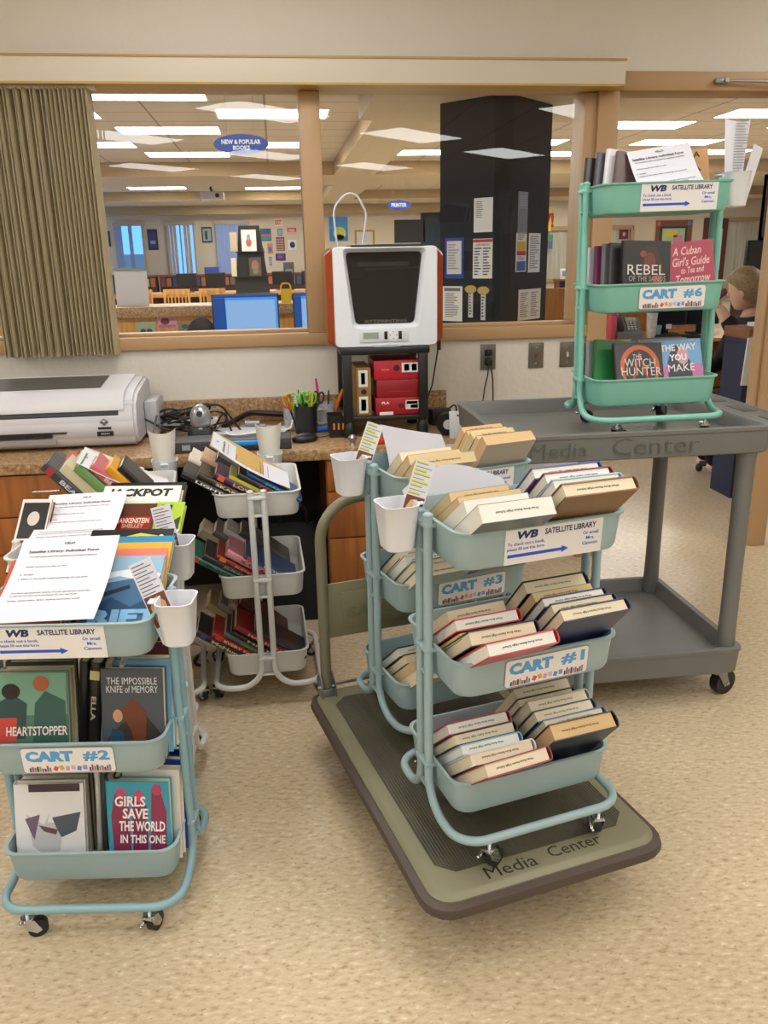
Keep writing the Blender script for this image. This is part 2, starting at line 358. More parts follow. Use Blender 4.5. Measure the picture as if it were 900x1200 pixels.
# ---------------------------------------------------------------- lamps
def panel(x, y, z, rz, s, label, group, cx=.61, cy=.305):
    t = thing('ceiling_light', label, 'ceiling light', TR(x, y, z, rz), group)
    e = MB()
    e.b2((-cx, -cy, -.004), (cx, -cy + .02, 0), WHITE).b2((-cx, cy - .02, -.004), (cx, cy, 0), WHITE).b2((-cx, -cy, -.004), (-cx + .02, cy, 0), WHITE).b2((cx - .02, -cy, -.004), (cx, cy, 0), WHITE)
    e.build('frame', None, t)
    MB().b2((-cx + .02, -cy + .02, -.003), (cx - .02, cy - .02, -.001), emis('#f8f7f3', s)).build('diffuser', None, t)
for x, y in ((0, -.75), (1.6, -2.25), (-1.5, -2.3), (0, -3.95), (1.55, -5.4), (-1.6, -5.3), (0, -6.9), (3.1, -.75), (-3.1, -.75), (1.55, .85), (-1.6, .85), (3.1, -3.9), (-3.1, -3.9), (3.1, 2.4), (-3.1, 2.4), (0, 2.3)):
    panel(x, y, 2.72, R(-45), NEAR_LAMP, 'white ceiling light panel over the cart area, mirrored in the window glass', 'ceiling lights over the carts')
ords = ['nearest', 'second', 'third', 'fourth', 'fifth', 'sixth']
cols_ = {-2.36: 'far left', -1.15: 'left', .08: 'left-centre', 2.5: 'middle', 3.55: 'column', 4.6: 'doorway', 5.85: 'right doorway', 7.0: 'far right'}
rows = {-1.15: (8.78, 11.05, 13.4, 18.1, 24.2), -2.36: (9.85, 12.3, 19.2), .08: (9.85, 12.4, 18.2, 19.5), 2.5: (13.3, 17.7), 3.55: (9.65, 12.2, 18.2), 4.6: (10.65, 13.55), 5.85: (9.8, 12.25, 18.0), 7.0: (13.4, 22.1)}
for cx, ys in rows.items():
    for j, y in enumerate(ys):
        if cx == 3.55 and y < 9: continue
        panel(cx, y, 2.95, 0, FAR_LAMP, f'lit ceiling light of the {cols_[cx]} row in the library, {ords[j]} from the window', 'library ceiling lights')

for x, y in ((-3.5, 5.6), (-1.15, 5.2), (.0, 5.6), (5.3, 5.2), (7.0, 7.0), (7.0, 10.6), (9.4, 12.0), (9.4, 16.9), (-4.8, 8.6), (-4.8, 13.2), (-4.8, 17.8), (-6, 23.4), (4.4, 23.4), (8.2, 23.4), (10.6, 21.9), (13.0, 22.6), (.1, 23.6), (2.4, 23.4)):  # extra panels added off the regular rows to brighten the library
    panel(x, y, 2.95, 0, FAR_LAMP, 'added ceiling light brightening the library beyond the window, away from the regular rows', 'added library ceiling lights')
# ---------------------------------------------------------------- counter, cabinets, wall plates
ct = thing('counter', 'brown speckled laminate counter with backsplash under the window', 'counter', TR(0, 0, 0))
MB().b2((-3.2, 3.035, .708), (.75, WY - .003, .75), M_COUNTER, .004).build('worktop', None, ct)
MB().b2((-3.2, WY - .023, .75), (.75, WY - .003, .853), M_COUNTER, .003).build('backsplash', None, ct)
def cabinet(x0, x1, label, rows):
    t = thing('drawer_cabinet', label, 'cabinet', TR((x0 + x1) / 2, 3.06, 0)); w = (x1 - x0) / 2
    MB().b2((-w, .012, .08), (w, .6, .708), M_WOOD).b2((-w, .05, 0), (w, .6, .08), BLACK).build('body', None, t)
    for z0, z1 in rows:
        d = MB().b2((-w + .004, -.008, z0), (w - .004, .012, z1), M_WOOD, .003).build('drawer', None, t)
        zc = z1 - .055
        MB().tube(fillet([(-.05, -.008, zc), (-.05, -.035, zc), (.05, -.035, zc), (.05, -.008, zc)], .01), .004, CHROME).build('handle', None, d)
cabinet(-1.7, -1.13, 'wooden drawer cabinet under the counter at the far left edge', ((.545, .70), (.40, .54), (.09, .395)))
cabinet(-1.12, -.62, 'wooden drawer cabinet with chrome bar handles behind the left carts', ((.545, .70), (.40, .54), (.09, .395)))
cabinet(.155, .74, 'wooden drawer cabinet behind the platform truck handle', ((.58, .70), (.39, .575), (.09, .385)))
MB().b2((-.62, 3.64, 0), (.155, WY, .705), mat('#241c16', .8)).build('kneehole_shade', None, None, kind='structure')  # near-black back panel paints in the shade of the open kneehole
M_PLATE = mat('#77746d', .35, .7)
def plate(x, label, kind):
    t = thing('wall_plate', label, 'wall plate', TR(x, WY, .995)); MB().box((0, -.003, 0), (.07, .006, .115), M_PLATE, .002).build('cover', None, t)
    if kind == 'outlet':
        for z in (.02, -.02): MB().box((0, -.007, z), (.033, .004, .028), BLACK, .003).build('socket', None, t)
        p = MB().box((0, -.022, -.022), (.028, .03, .03), BLACK, .005).box((0, -.022, .018), (.024, .028, .024), BLACK, .005); o = p.build('power_plug', None, None, TR(x, WY, .995)); tag(o, 'black power plugs pushed into the wall outlet', 'plug')
        w = MB().tube(fillet([(x - .005, WY - .036, .97), (x - .01, WY - .045, .92), (x - .02, WY - .03, .86), (x - .03, WY - .04, .80), (x - .06, WY - .1, .752)], .05), .003, BLACK).tube(fillet([(x + .005, WY - .036, .965), (x + .014, WY - .04, .9), (x + .02, WY - .03, .82), (x + .01, WY - .03, .5)], .05), .003, BLACK); w = w.build('power_cord'); w.parent = o; w.matrix_parent_inverse = TR(x, WY, .995).inverted()
    else:
        MB().box((0, -.008, 0), (.01, .01, .022), mat('#a03030', .4) if kind == 'red' else mat('#cfcabb', .4), .002).build('toggle', None, t)
        MB().sph((0, -.006, .035), (.006, .004, .006), CHROME, 8).sph((0, -.006, -.035), (.006, .004, .006), CHROME, 8).build('screw', None, t)
plate(.945, 'grey metal outlet plate on the wall with two cords', 'outlet'); plate(1.17, 'grey metal switch plate with a red toggle', 'red'); plate(1.318, 'grey metal switch plate with a pale toggle beside the doorway', 'pale')
# ---------------------------------------------------------------- rolling carts
BLUE = mat('#97aeb2', .38, var=.02, scale=8); BLUE2 = mat('#8fa8ad', .38, var=.02, scale=8); WCART = mat('#d3d4d2', .38); MINT = mat('#7bb9a9', .38, var=.02, scale=8)
RUB = mat('#1b1b1d', .45)
TW, TD, TH = .1915, .1365, .083; TZ = (.187, .464, .739); PX, PY = .2037, .0205; BZ, BY = .072, .177
def cart_matrix(x, y, z, deg): return TR(x, y, z, R(deg))
def cart(M, m, label, group, post=None):
    t = thing('rolling_cart', label, 'cart', M, group); post = post or m
    for z in TZ:
        b = MB(); w, d, r = TW, TD, .035
        b.loft([rr(w - .020, d - .020, r, z - TH), rr(w - .011, d - .011, r, z - TH + .003), rr(w - .007, d - .007, r, z - TH + .012), rr(w - .002, d - .002, r, z - .006), rr(w + .003, d + .003, r, z - .004), rr(w + .0035, d + .0035, r, z), rr(w - .003, d - .003, r, z + .001), rr(w - .005, d - .005, r, z - .004), rr(w - .0095, d - .0095, r, z - TH + .012), rr(w - .018, d - .018, r, z - TH + .004)], m)
        b.build('tray', None, t)
        for sx in (-1, 1):
            MB().box((sx * (PX - .004), 0, z - .012), (.03, .06, .012), m, .004).build('bracket', None, t); MB().box((sx * (PX - .004), 0, z - TH + .012), (.02, .05, .008), m, .003).build('bracket', None, t)
    for sy in (-1, 1):
        p = fillet([(-PX, sy * PY, TZ[2] + .008), (-PX, sy * PY, BZ), (-PX + .004, sy * BY, BZ), (PX - .004, sy * BY, BZ), (PX, sy * PY, BZ), (PX, sy * PY, TZ[2] + .008)], [.085, .06, .06, .085], 9)
        f = MB().tube(p, .0098, post, 12); o = f.build('frame_tube', None, t)
        for sx in (-1, 1): MB().sph((sx * PX, sy * PY, TZ[2] + .008), (.022, .022, .014), post, 12).build('cap', None, o)
        for sx in (-1, 1):
            a = R({(-1, -1): 25, (1, -1): 75, (-1, 1): -20, (1, 1): 40}[(sx, sy)]); C = TR(sx * .135, sy * BY, 0, a)
            c = MB().cyl((0, 0, .05), (0, 0, BZ), .006, CHROME, 10).cyl((0, 0, .050), (0, 0, .055), .015, CHROME, 14)
            for s in (-1, 1): c.prism([(-.012, .05), (.012, .05), (.026, .018), (.014, .014), (-.006, .03)], s * .0125 - .001, s * .0125 + .001, CHROME, 'Y')
            c.b2((-.012, -.0125, .046), (.012, .0125, .05), CHROME); co = c.build('caster', None, t, C)
            MB().cyl((.018, -.0095, .0215), (.018, .0095, .0215), .0215, RUB, 18).cyl((.018, -.0115, .0215), (.018, .0115, .0215), .007, STEEL, 10).build('wheel', None, co)
            MB().box((-.0, .016, .034), (.03, .007, .006), CHROME, .002, (0, R(-35), 0)).sph((-.016, .016, .028), (.009, .009, .009), CHROME, 8).build('brake_lever', None, co)
    return t
NAVY = mat('#1f2c66', .6); LBLUE = mat('#55a2d8', .6); ARROW = mat('#2b53c8', .6); SIGNW = mat('#e6e4e2', .45); LAV = mat('#b9b4c4', .5)
TILT = math.atan2(.009, TH)
def tray_front(lvl, x): # plane on the outside of the front wall of a tray
    z = TZ[lvl] - .042
    return Matrix.Translation((x, -(TD - .0045) - .0013, z)) @ Matrix.Rotation(R(4.4), 4, 'X') @ FRONT()
def satellite_sign(t, x=.01, w=.222, h=.073):
    P = tray_front(2, x); s = MB().box((0, 0, -.0002), (w, h, .0008), SIGNW, M=P).build('sign', None, t); k = MB()
    text(k, 'WB', P, w=.046, h=.017, m=NAVY, bold=.05, shear=.2, cx=-w * .28, cy=h * .33, dz=.0006)
    text(k, 'SATELLITE LIBRARY', P, w=.118, h=.0125, m=NAVY, bold=.03, cx=w * .16, cy=h * .34, dz=.0006)
    text(k, 'To check out a book,', P, w=.083, h=.0085, m=ARROW, bold=.015, cx=-w * .29, cy=h * .08, dz=.0006)
    text(k, 'please fill out this form', P, w=.083, h=.0085, m=ARROW, bold=.015, cx=-w * .29, cy=-h * .07, dz=.0006)
    for i, tx in enumerate(('Or email', 'Mrs.', 'Cannon')): text(k, tx, P, h=.0075, w=.036 if i != 1 else .02, m=ARROW, bold=.02, cx=w * .375, cy=h * (.12 - .155 * i), dz=.0006)
    k.b2((-w * .47, -h * .30, .0003), (w * .08, -h * .21, .0006), ARROW, M=P); k.poly([(w * .08, -h * .36, .0006), (w * .15, -h * .255, .0006), (w * .08, -h * .15, .0006)], ARROW, P)
    text(k, 'www.satellitelibrary', P, w=.08, h=.004, m=ARROW, cx=w * .25, cy=-h * .43, dz=.0006) if False else None
    k.build('lettering', None, s)
def number_sign(t, n, x=.012, w=.2, h=.066):
    P = tray_front(1, x); s = MB(); s.loft([[(a, b, -.0006) for a, b, _ in rr(w / 2, h / 2, .008, 0)], [(a, b, .0003) for a, b, _ in rr(w / 2, h / 2, .008, 0)]], mat('#8f8f96', .5), M=P, smooth=False)
    s.loft([[(a, b, .0003) for a, b, _ in rr(w / 2 - .002, h / 2 - .002, .007, 0)], [(a, b, .0006) for a, b, _ in rr(w / 2 - .002, h / 2 - .002, .007, 0)]], mat('#e4e2e0', .45), M=P, smooth=False)
    s = s.build('sign', None, t); k = MB()
    text(k, 'CART', P, w=.1025, h=.0275, m=mat('#3d6f95', .6), bold=.06, cx=-.039, cy=.0105, dz=.0008); text(k, 'CART', P, w=.101, h=.026, m=LBLUE, bold=.055, cx=-.0395, cy=.011, dz=.001)
    text(k, '#' + n, P, w=.0565, h=.0275, m=mat('#3d6f95', .6), bold=.035, spacing=1.12, cx=.061, cy=.0105, dz=.0008); text(k, '#' + n, P, w=.055, h=.026, m=LBLUE, bold=.03, spacing=1.12, cx=.0605, cy=.011, dz=.001)
    k.build('lettering', None, s); k = MB(); rnd = random.Random(3)
    pal = ['#3f4d6b', '#b24a4a', '#6c86a8', '#2f3a4a', '#c08a4a', '#7d6f8f']
    for cx in (-.062, .066):
        for i in range(9):
            hh = .008 + rnd.random() * .009; k.b2((cx - .024 + i * .0053, -.029, .0006), (cx - .024 + i * .0053 + .0042, -.029 + hh, .0009), mat(pal[i % 6], .6), M=P)
    for i, c in enumerate(('#c9525a', '#d9a13f', '#c9a0bd', '#d0b0c8', '#5b8fc4', '#8a8fd0')):
        k.box((-.029 + i * .0125, -.021 + .002 * (i % 2), .0008), (.009, .011, .0003), mat(c, .6), M=P @ Matrix.Translation((0, 0, 0)), rot=(0, 0, R((-25, 18, -8, 10, -15, 5)[i])))
    k.build('book_drawing', None, s)
def cup(Mc, sx, label, holder=True, y=0.0, taper=.008):
    # cup hooked outside the short end of the top tray
    M = Mc @ TR(sx * ((PX + .047) if abs(y) < .06 else (TW + .046)), y, TZ[2] - .07)
    t = thing('hanging_cup', label, 'cup', M, 'white cups hooked on the carts'); w, d = .038, .044
    MB().loft([rr(w - taper - .004, d - taper - .004, .02, 0), rr(w - taper, d - taper, .02, .004), rr(w, d, .02, .096), rr(w + .0015, d + .0015, .02, .098), rr(w - .0015, d - .0015, .02, .098), rr(w - taper - .002, d - taper - .002, .02, .006)], WPLAST).build('body', None, t)
    MB().b2((-sx * (w + .006), -.014, .07), (-sx * (w - .002), .014, .093), WPLAST, .002).b2((-sx * (w + .006), -.012, .089), (-sx * (w + .02), .012, .094), WPLAST, .002).build('hook', None, t)
    return M
# ---------------------------------------------------------------- books
PG = page_mat('#cfc0a0', '#e6dac0'); PGO = page_mat('#c2a877', '#d8c298'); PGW = page_mat('#d6d3c9', '#eeebe2'); PGY = page_mat('#c29e6c', '#d6b788')
STAMP = mat('#4a453e', .8)
def book(M, w, h, t, cov, label, group, page=PG, hard=True, spine=1, stamp=None, cat='book', flip=False):
    b = thing('book', label, cat, M, group)
    c, o = (.0026, .003) if hard else (.0008, .0004)
    cm_ = mat(cov, .32, spec=.5) if isinstance(cov, str) else cov
    k = MB(); k.b2((-w / 2, -t / 2, 0), (w / 2, -t / 2 + c, h), cm_).b2((-w / 2, t / 2 - c, 0), (w / 2, t / 2, h), cm_)
    e = .006 if hard else .0005; n = 5; sx = spine * w / 2
    prof = [(sx + spine * e * math.cos(R(-90 + 180 * i / n)), t / 2 * math.sin(R(-90 + 180 * i / n))) for i in range(n + 1)]
    inn = [(x - spine * c, y * .96) for x, y in prof][::-1]
    k.prism(prof + inn, 0, h, cm_, 'Z')
    k.build('cover', None, b)
    xs = sorted((spine * (w / 2 - c), -spine * (w / 2 - o)))
    MB().b2((xs[0], -t / 2 + c, o), (xs[1], t / 2 - c, h - o), page).build('pages', None, b)
    if stamp:
        s = MB(); P = Matrix.Translation((0, 0, h - o)) @ Matrix.Rotation(math.pi, 4, 'Z')
        text(s, stamp, P, w=w * .58, h=min(.0058, t * .28), m=STAMP, bold=.02, cx=random.uniform(-.004, .012), dz=.0005); s.build('stamp', None, b)
    return b
def face(bk, w, h, t, parts):
    """printed front cover: parts = list of (kind, args) drawn on the -y face"""
    P = FRONT(0, -t / 2, h / 2); art = MB(); let = MB(); hasL = hasA = False; dz = .0003
    for p in parts:
        if p[0] == 'r': _, x0, y0, x1, y1, c = p; art.b2((x0 * w / 2, y0 * h / 2, dz), (x1 * w / 2, y1 * h / 2, dz + .0002), mat(c, .35), M=P); hasA = True; dz += .0002
        elif p[0] == 'p': _, pts, c = p; art.poly([(a * w / 2, b_ * h / 2, dz + .0002) for a, b_ in pts], mat(c, .35), P); hasA = True; dz += .0002
        elif p[0] == 'o': _, x, y, rx, ry, c = p; art.poly([((x + rx * math.cos(a * .2618)) * w / 2, (y + ry * math.sin(a * .2618)) * h / 2, dz + .0002) for a in range(24)], mat(c, .35), P); hasA = True; dz += .0002
    for p in parts:
        if p[0] == 't': _, s, x, y, ww, hh, c = p[:7]; text(let, s, P, w=ww * w, h=hh * h, m=mat(c, .5), bold=p[7] if len(p) > 7 else .0, shear=p[8] if len(p) > 8 else 0, cx=x * w / 2, cy=y * h / 2, dz=dz + .0005); hasL = True
    if hasA: art.build('cover_art', None, bk)
    if hasL: let.build('title', None, bk)
def spine_text(bk, s, w, h, t, spine, col, hh=.5, length=.6, bold=.03, patch=None):
    P = Matrix.Translation((spine * (w / 2 + .0064), 0, h * .5)) @ (Matrix.Rotation(R(90) * spine, 4, 'Z') @ FRONT()) @ Matrix.Rotation(R(-90), 4, 'Z')
    k = MB()
    if patch: k.box((-h * .38, 0, .0), (.022, t * .8, .0012), mat(patch, .5), M=P)
    text(k, s, P, w=h * length, h=t * hh, m=mat(col, .5), bold=bold, cx=h * .03, dz=.0012); k.build('title', None, bk)
def sheet_of_paper(M, grid, label, cat='paper', group=None, m=None, lines=None, name='printed_form'):
    t = thing(name, label, cat, M, group); MB().sheet(grid, m or PAPER, .0004).build('sheet', None, t)
    return t
TRAYF = [z - TH + .006 for z in TZ]
# ---------------------------------------------------------------- the carts in the room
SCH = 'West Boca Raton High School'
ZP, ZG = .194, .883
C1 = cart_matrix(.471, 1.612, ZP, 13.5); C2 = cart_matrix(-.466, 1.731, 0, -6.7); C3 = cart_matrix(.409, 2.051, ZP, 16.5); C4 = cart_matrix(-.096, 2.70, 0, 91.3); C6 = cart_matrix(1.14, 2.495, ZG + .003, -3.5) @ Matrix.Rotation(R(-1.0), 4, 'Y')
CA = cart_matrix(-.50, 2.12, 0, -9); CB = cart_matrix(-.50, 2.67, 0, 95)
GC = 'three-tier rolling book carts'
k1 = cart(C1, BLUE, 'pale blue cart numbered 1 at the front of the olive platform truck', GC)
k3 = cart(C3, BLUE2, 'pale blue cart numbered 3 at the back of the olive platform truck', GC)
k2 = cart(C2, BLUE, 'pale blue cart numbered 2 standing on the floor at front left', GC, mat('#86a9b2', .35))
k4 = cart(C4, WCART, 'white cart standing end-on alone in front of the counter kneehole', GC, mat('#d8d9d8', .3))
k6 = cart(C6, MINT, 'mint green cart numbered 6 standing on the grey utility cart', GC)
kA = cart(CA, WCART, 'white cart directly behind the pale blue cart numbered 2', GC)
kB = cart(CB, WCART, 'white cart end-on nearest the wide printer at far left', GC)
satellite_sign(k1, .02); number_sign(k1, '1', .016); satellite_sign(k3, .02); number_sign(k3, '3', .016); satellite_sign(k2, -.012, .225); number_sign(k2, '2', -.012); satellite_sign(k6, .03); number_sign(k6, '6', .028)

def leanrow(CM, lvl, x, y0, lean, specs, cartname, rowname, side=1, stamp=True, group=None, tray=None, ends='front', zoff=0):
    """books leaning one after another; side=+1 leans to the front of the tray, first spec in front"""
    y = y0 - .004; lean *= .94; tray = tray or ('bottom', 'middle', 'top')[lvl]
    nth = ['frontmost', 'second', 'third', 'fourth', 'fifth', 'sixth', 'seventh', 'eighth']
    for i, sp in enumerate(specs):
        w, h, t, cov, word = sp[:5]; kw = dict(sp[5]) if len(sp) > 5 else {}; t *= .89; h *= .945
        dl = kw.pop('dl', 0); dx = kw.pop('dx', 0); rz = kw.pop('rz', 0); th = R(lean + dl)
        yy = y + t / 2 / math.cos(th)
        lim = .166 - w / 2 - abs(math.sin(R(rz))) * .03
        M = CM @ TR(max(-lim, min(lim, x + dx)), yy, TRAYF[lvl] + t / 2 * math.sin(th) + .001 + zoff, R(rz)) @ Matrix.Rotation(th * side, 4, 'X')
        pos = nth[i] if i == 0 else nth[i] + ' from front'
        book(M, w, h, t, cov, f'{word}, {pos}, {rowname} of {tray} tray, {cartname}', group or f'books in the {tray} tray of {cartname}', stamp=SCH if stamp and kw.pop('st', True) else None, **kw)
        y += t / math.cos(th) + .0015
P_ = dict
leanrow(C1, 1, -.098, -.055, 56, [(.155, .215, .033, '#b8392f', 'red-backed hardback with black edge', P_(page=PGW, rz=2)), (.150, .212, .036, '#1c1a24', 'black-edged hardback', P_(rz=-1)), (.14, .2, .014, '#b59a4e', 'thin yellowed paperback', P_(hard=False, page=PGO, dx=-.012)), (.148, .213, .03, '#b5202c', 'bright red-edged hardback', P_(page=PGW, dx=-.01)), (.14, .2, .032, '#c4a27b', 'tan paperback', P_(hard=False, dx=-.012, rz=3))], 'cart 1', 'left row')
leanrow(C1, 1, .098, -.058, 44, [(.155, .228, .032, '#20254e', 'navy hardback', P_(rz=0)), (.15, .222, .03, '#262a55', 'dark blue hardback', P_(dx=-.006)), (.15, .228, .026, '#232a58', 'navy thin hardback', P_(page=PGW, dx=-.01)), (.145, .225, .026, '#4a3826', 'brown paperback', P_(hard=False, page=PGO, dx=-.014)), (.152, .235, .036, '#1b1718', 'black thick hardback', P_(dx=-.014))], 'cart 1', 'right row')
leanrow(C1, 0, -.098, -.06, 52, [(.152, .212, .034, '#8e2430', 'dark red hardback', P_(rz=3, page=PGY if False else PG)), (.148, .212, .030, '#cfd0d2', 'white hardback', P_(page=PG, dx=-.004)), (.14, .208, .026, '#6fa7bf', 'light blue hardback', P_(page=PGW, dx=-.012)), (.146, .215, .028, '#1d1b1d', 'black hardback', P_(dx=-.008)), (.15, .222, .03, '#a02040', 'crimson hardback', P_(page=PGW, dx=-.004))], 'cart 1', 'left row')
leanrow(C1, 0, .098, -.058, 42, [(.155, .228, .042, '#17181c', 'thick black hardback with orange pages', P_(page=PGY, rz=-1)), (.15, .226, .026, '#2f6f9f', 'blue hardback', P_(dx=-.005)), (.148, .226, .03, '#25304a', 'navy hardback with pale spine', P_(dx=-.010)), (.15, .238, .03, '#a9a69c', 'grey hardback', P_(dx=-.008)), (.145, .22, .024, '#2a2320', 'dark brown hardback', P_(dx=-.012)), (.14, .235, .026, '#b39a72', 'tan paperback', P_(hard=False, dx=-.01))], 'cart 1', 'right row')
leanrow(C1, 2, -.098, -.055, 57, [(.155, .198, .042, '#5f6b68', 'thick paperback with grey-green cover', P_(hard=False, page=PGW, rz=-1)), (.14, .19, .036, '#a8a6a0', 'grey paperback', P_(hard=False, page=PGW, dx=-.01)), (.145, .19, .028, '#8c6b3e', 'old tan paperback', P_(hard=False, page=PGO, dx=-.004, rz=3)), (.14, .19, .026, '#94744a', 'browned paperback', P_(hard=False, page=PGO, dx=-.012, rz=3))], 'cart 1', 'left row')
leanrow(C1, 2, .105, -.055, 50, [(.16, .222, .034, '#7c5a2c', 'brown hardback with gilt edge', P_(page=PG, rz=-2)), (.15, .222, .03, '#9fc0d6', 'pale blue hardback', P_(page=PGW, dx=-.014, rz=-3)), (.15, .228, .03, '#7a1d2a', 'maroon hardback', P_(page=PGW, dx=-.012, rz=-2)), (.155, .232, .03, '#3a4c9c', 'white hardback with blue rim', P_(page=PGW, dx=-.016, rz=-2))], 'cart 1', 'right row')
leanrow(C3, 2, -.11, -.07, 54, [(.15, .19, .03, '#c9c1ad', 'cream paperback with white cover', P_(hard=False, page=PGO, dx=.02)), (.14, .185, .03, '#a78656', 'tan paperback', P_(hard=False, page=PGO)), (.14, .18, .03, '#c8b68e', 'cream paperback', P_(hard=False, page=PG))], 'cart 3', 'left row')
leanrow(C3, 2, .115, -.07, 40, [(.14, .19, .034, '#b9b2a2', 'thick paperback with grey cover', P_(hard=False, page=PGY, st=False)), (.13, .185, .02, '#efe8da', 'white-covered paperback', P_(hard=False, page=PGO)), (.125, .185, .02, '#2a2523', 'black-covered paperback', P_(hard=False, page=PGO)), (.125, .185, .028, '#e4dccb', 'pale paperback', P_(hard=False, page=PGO)), (.12, .185, .024, '#9c2f2a', 'red-covered paperback', P_(hard=False, page=PGY)), (.12, .19, .024, '#bfa57c', 'yellowed paperback', P_(hard=False, page=PGY))], 'cart 3', 'right row')
leanrow(C3, 1, -.105, -.065, 54, [(.14, .2, .026, '#9db3a4', 'pale green paperback', P_(hard=False)), (.145, .205, .03, '#55848a', 'teal hardback', P_()), (.145, .205, .032, '#d8d4cc', 'white hardback', P_(page=PGW)), (.145, .21, .03, '#1e1c1f', 'black hardback', P_())], 'cart 3', 'left row')
leanrow(C3, 1, .095, -.05, 56, [(.15, .2, .03, '#8d8b86', 'grey hardback', P_(page=PGW)), (.15, .21, .032, '#1f1f22', 'black hardback', P_(page=PGW)), (.15, .21, .03, '#cbbd9f', 'tan paperback', P_(hard=False))], 'cart 3', 'right row')
leanrow(C3, 0, -.105, -.065, 54, [(.14, .195, .034, '#d9c8ae', 'cream paperback', P_(hard=False)), (.14, .2, .03, '#b79a6e', 'tan paperback', P_(hard=False, page=PGO)), (.14, .21, .03, '#2a2526', 'black hardback', P_()), (.145, .21, .03, '#20201f', 'charcoal hardback', P_(page=PGW))], 'cart 3', 'left row')

# cart 2 : covers face the front
def standing(CM, lvl, x, y, w, h, t, cov, label, group, lean=10, rz=0, ry=0, parts=(), page=PG, hard=True, spine=-1, dz=0):
    th = R(-lean)
    M = CM @ TR(x, y, TRAYF[lvl] + t / 2 * abs(math.sin(th)) + w / 2 * abs(math.sin(R(ry))) + .001 + dz, R(rz)) @ Matrix.Rotation(R(ry), 4, 'Y') @ Matrix.Rotation(th, 4, 'X')
    b = book(M, w, h, t, cov, label, group, page=page, hard=hard, spine=spine)
    if parts: face(b, w, h, t, parts)
    return b
G2m, G2b, G2t = 'books in the middle tray of cart 2', 'books in the bottom tray of cart 2', 'books in the top tray of cart 2'
standing(C2, 1, -.098, -.098, .152, .205, .022, '#4f7f6f', 'green book titled HEARTSTOPPER facing out of the middle tray of cart 2', G2m, 12, 2, 1, [('r', -1, -1, 1, 1, '#4f7264'), ('r', -1, .1, 1, 1, '#6f9a86'), ('p', [(-.95, -.45), (-.2, -.4), (-.12, .35), (-.5, .55), (-.9, .4)], '#2f4a4a'), ('p', [(-.05, -.9), (.98, -.9), (.95, .4), (.4, .62), (.1, .35)], '#355952'), ('p', [(-.98, -.5), (-.45, -.45), (-.42, .05), (-.95, .05)], '#c0473f'), ('p', [(0, -.95), (.9, -.95), (.5, -.72), (.15, -.6)], '#2f9a76'), ('o', -.55, .62, .26, .17, '#2b2622'), ('o', .3, .78, .22, .17, '#a2603c'), ('t', 'HEARTSTOPPER', .12, -.24, .86, .1, '#eadfd8', .02, .1), ('t', 'Alice', .2, -.6, .3, .06, '#eadfd8', 0, .3)])
standing(C2, 1, .118, -.085, .135, .205, .026, '#3d4550', 'dark book titled THE IMPOSSIBLE KNIFE OF MEMORY in cart 2', G2m, 12, -3, 0, [('r', -1, -1, 1, 1, '#4a4f56'), ('p', [(-1, -1), (.95, -1), (.9, -.4), (.3, .1), (-.4, -.2), (-.9, -.55)], '#37302e'), ('p', [(-.95, -1), (-.2, -1), (-.35, -.35), (-.7, -.3)], '#24455e'), ('p', [(-.45, .1), (.0, .35), (.45, .1), (.4, -.5), (.1, -.75), (-.1, -.3)], '#6a3a26'), ('o', -.5, -.02, .16, .14, '#c29274'), ('t', 'THE IMPOSSIBLE', .0, .74, .82, .075, '#d9dde0', .0), ('t', 'KNIFE of MEMORY', .0, .56, .84, .075, '#d9dde0', .0)])
for i, (x, t, c, w_, rz, ry) in enumerate(((-.012, .02, '#141416', 'black', 78, 8), (.006, .026, '#26231f', 'dark brown', 76, 9), (.026, .016, '#8d8a80', 'grey', 78, 10), (.046, .012, '#d9d4c8', 'pale', 80, 11))):
    b = book(C2 @ TR(x, .03 + .004 * i, TRAYF[1] + .012, 0) @ Matrix.Rotation(R(ry), 4, 'Y') @ Matrix.Rotation(R(90 + (i - 1) * 3), 4, 'Z'), .14, .21 - .004 * i, t, c, f'{w_}-spined book, {("left", "second", "third", "right")[i]} of four upright between covers, middle tray, cart 2', G2m, spine=-1)
    if i == 1: spine_text(b, 'ELLA', .14, .2, t, -1, '#c9bfa2', .4, .3, .02, '#bfb27a')
for i, (y, x, c, w_, h, hd) in enumerate(((-.05, .125, '#6fa6c8', 'light blue hardback behind the dark cover', .205, True), (-.022, .13, '#d8cfb8', 'cream paperback third in line', .2, False), (.008, .11, '#5e1f2c', 'maroon hardback fourth in line', .222, True), (.04, .105, '#202024', 'black hardback at the back', .225, True))): standing(C2, 1, x, y, .14, h, .024, c, f'{w_}, right side of middle tray, cart 2', G2m, 12, -3, 0, (), PG, hd)
for i, (y, x, c, w_) in enumerate(((-.065, -.095, '#b9a98a', 'tan hardback second in line'), (-.03, -.1, '#2d3a33', 'dark green hardback third in line'))): standing(C2, 1, x, y, .15, .2, .026, c, f'{w_} behind the green cover, middle tray, cart 2', G2m, 12, 0)
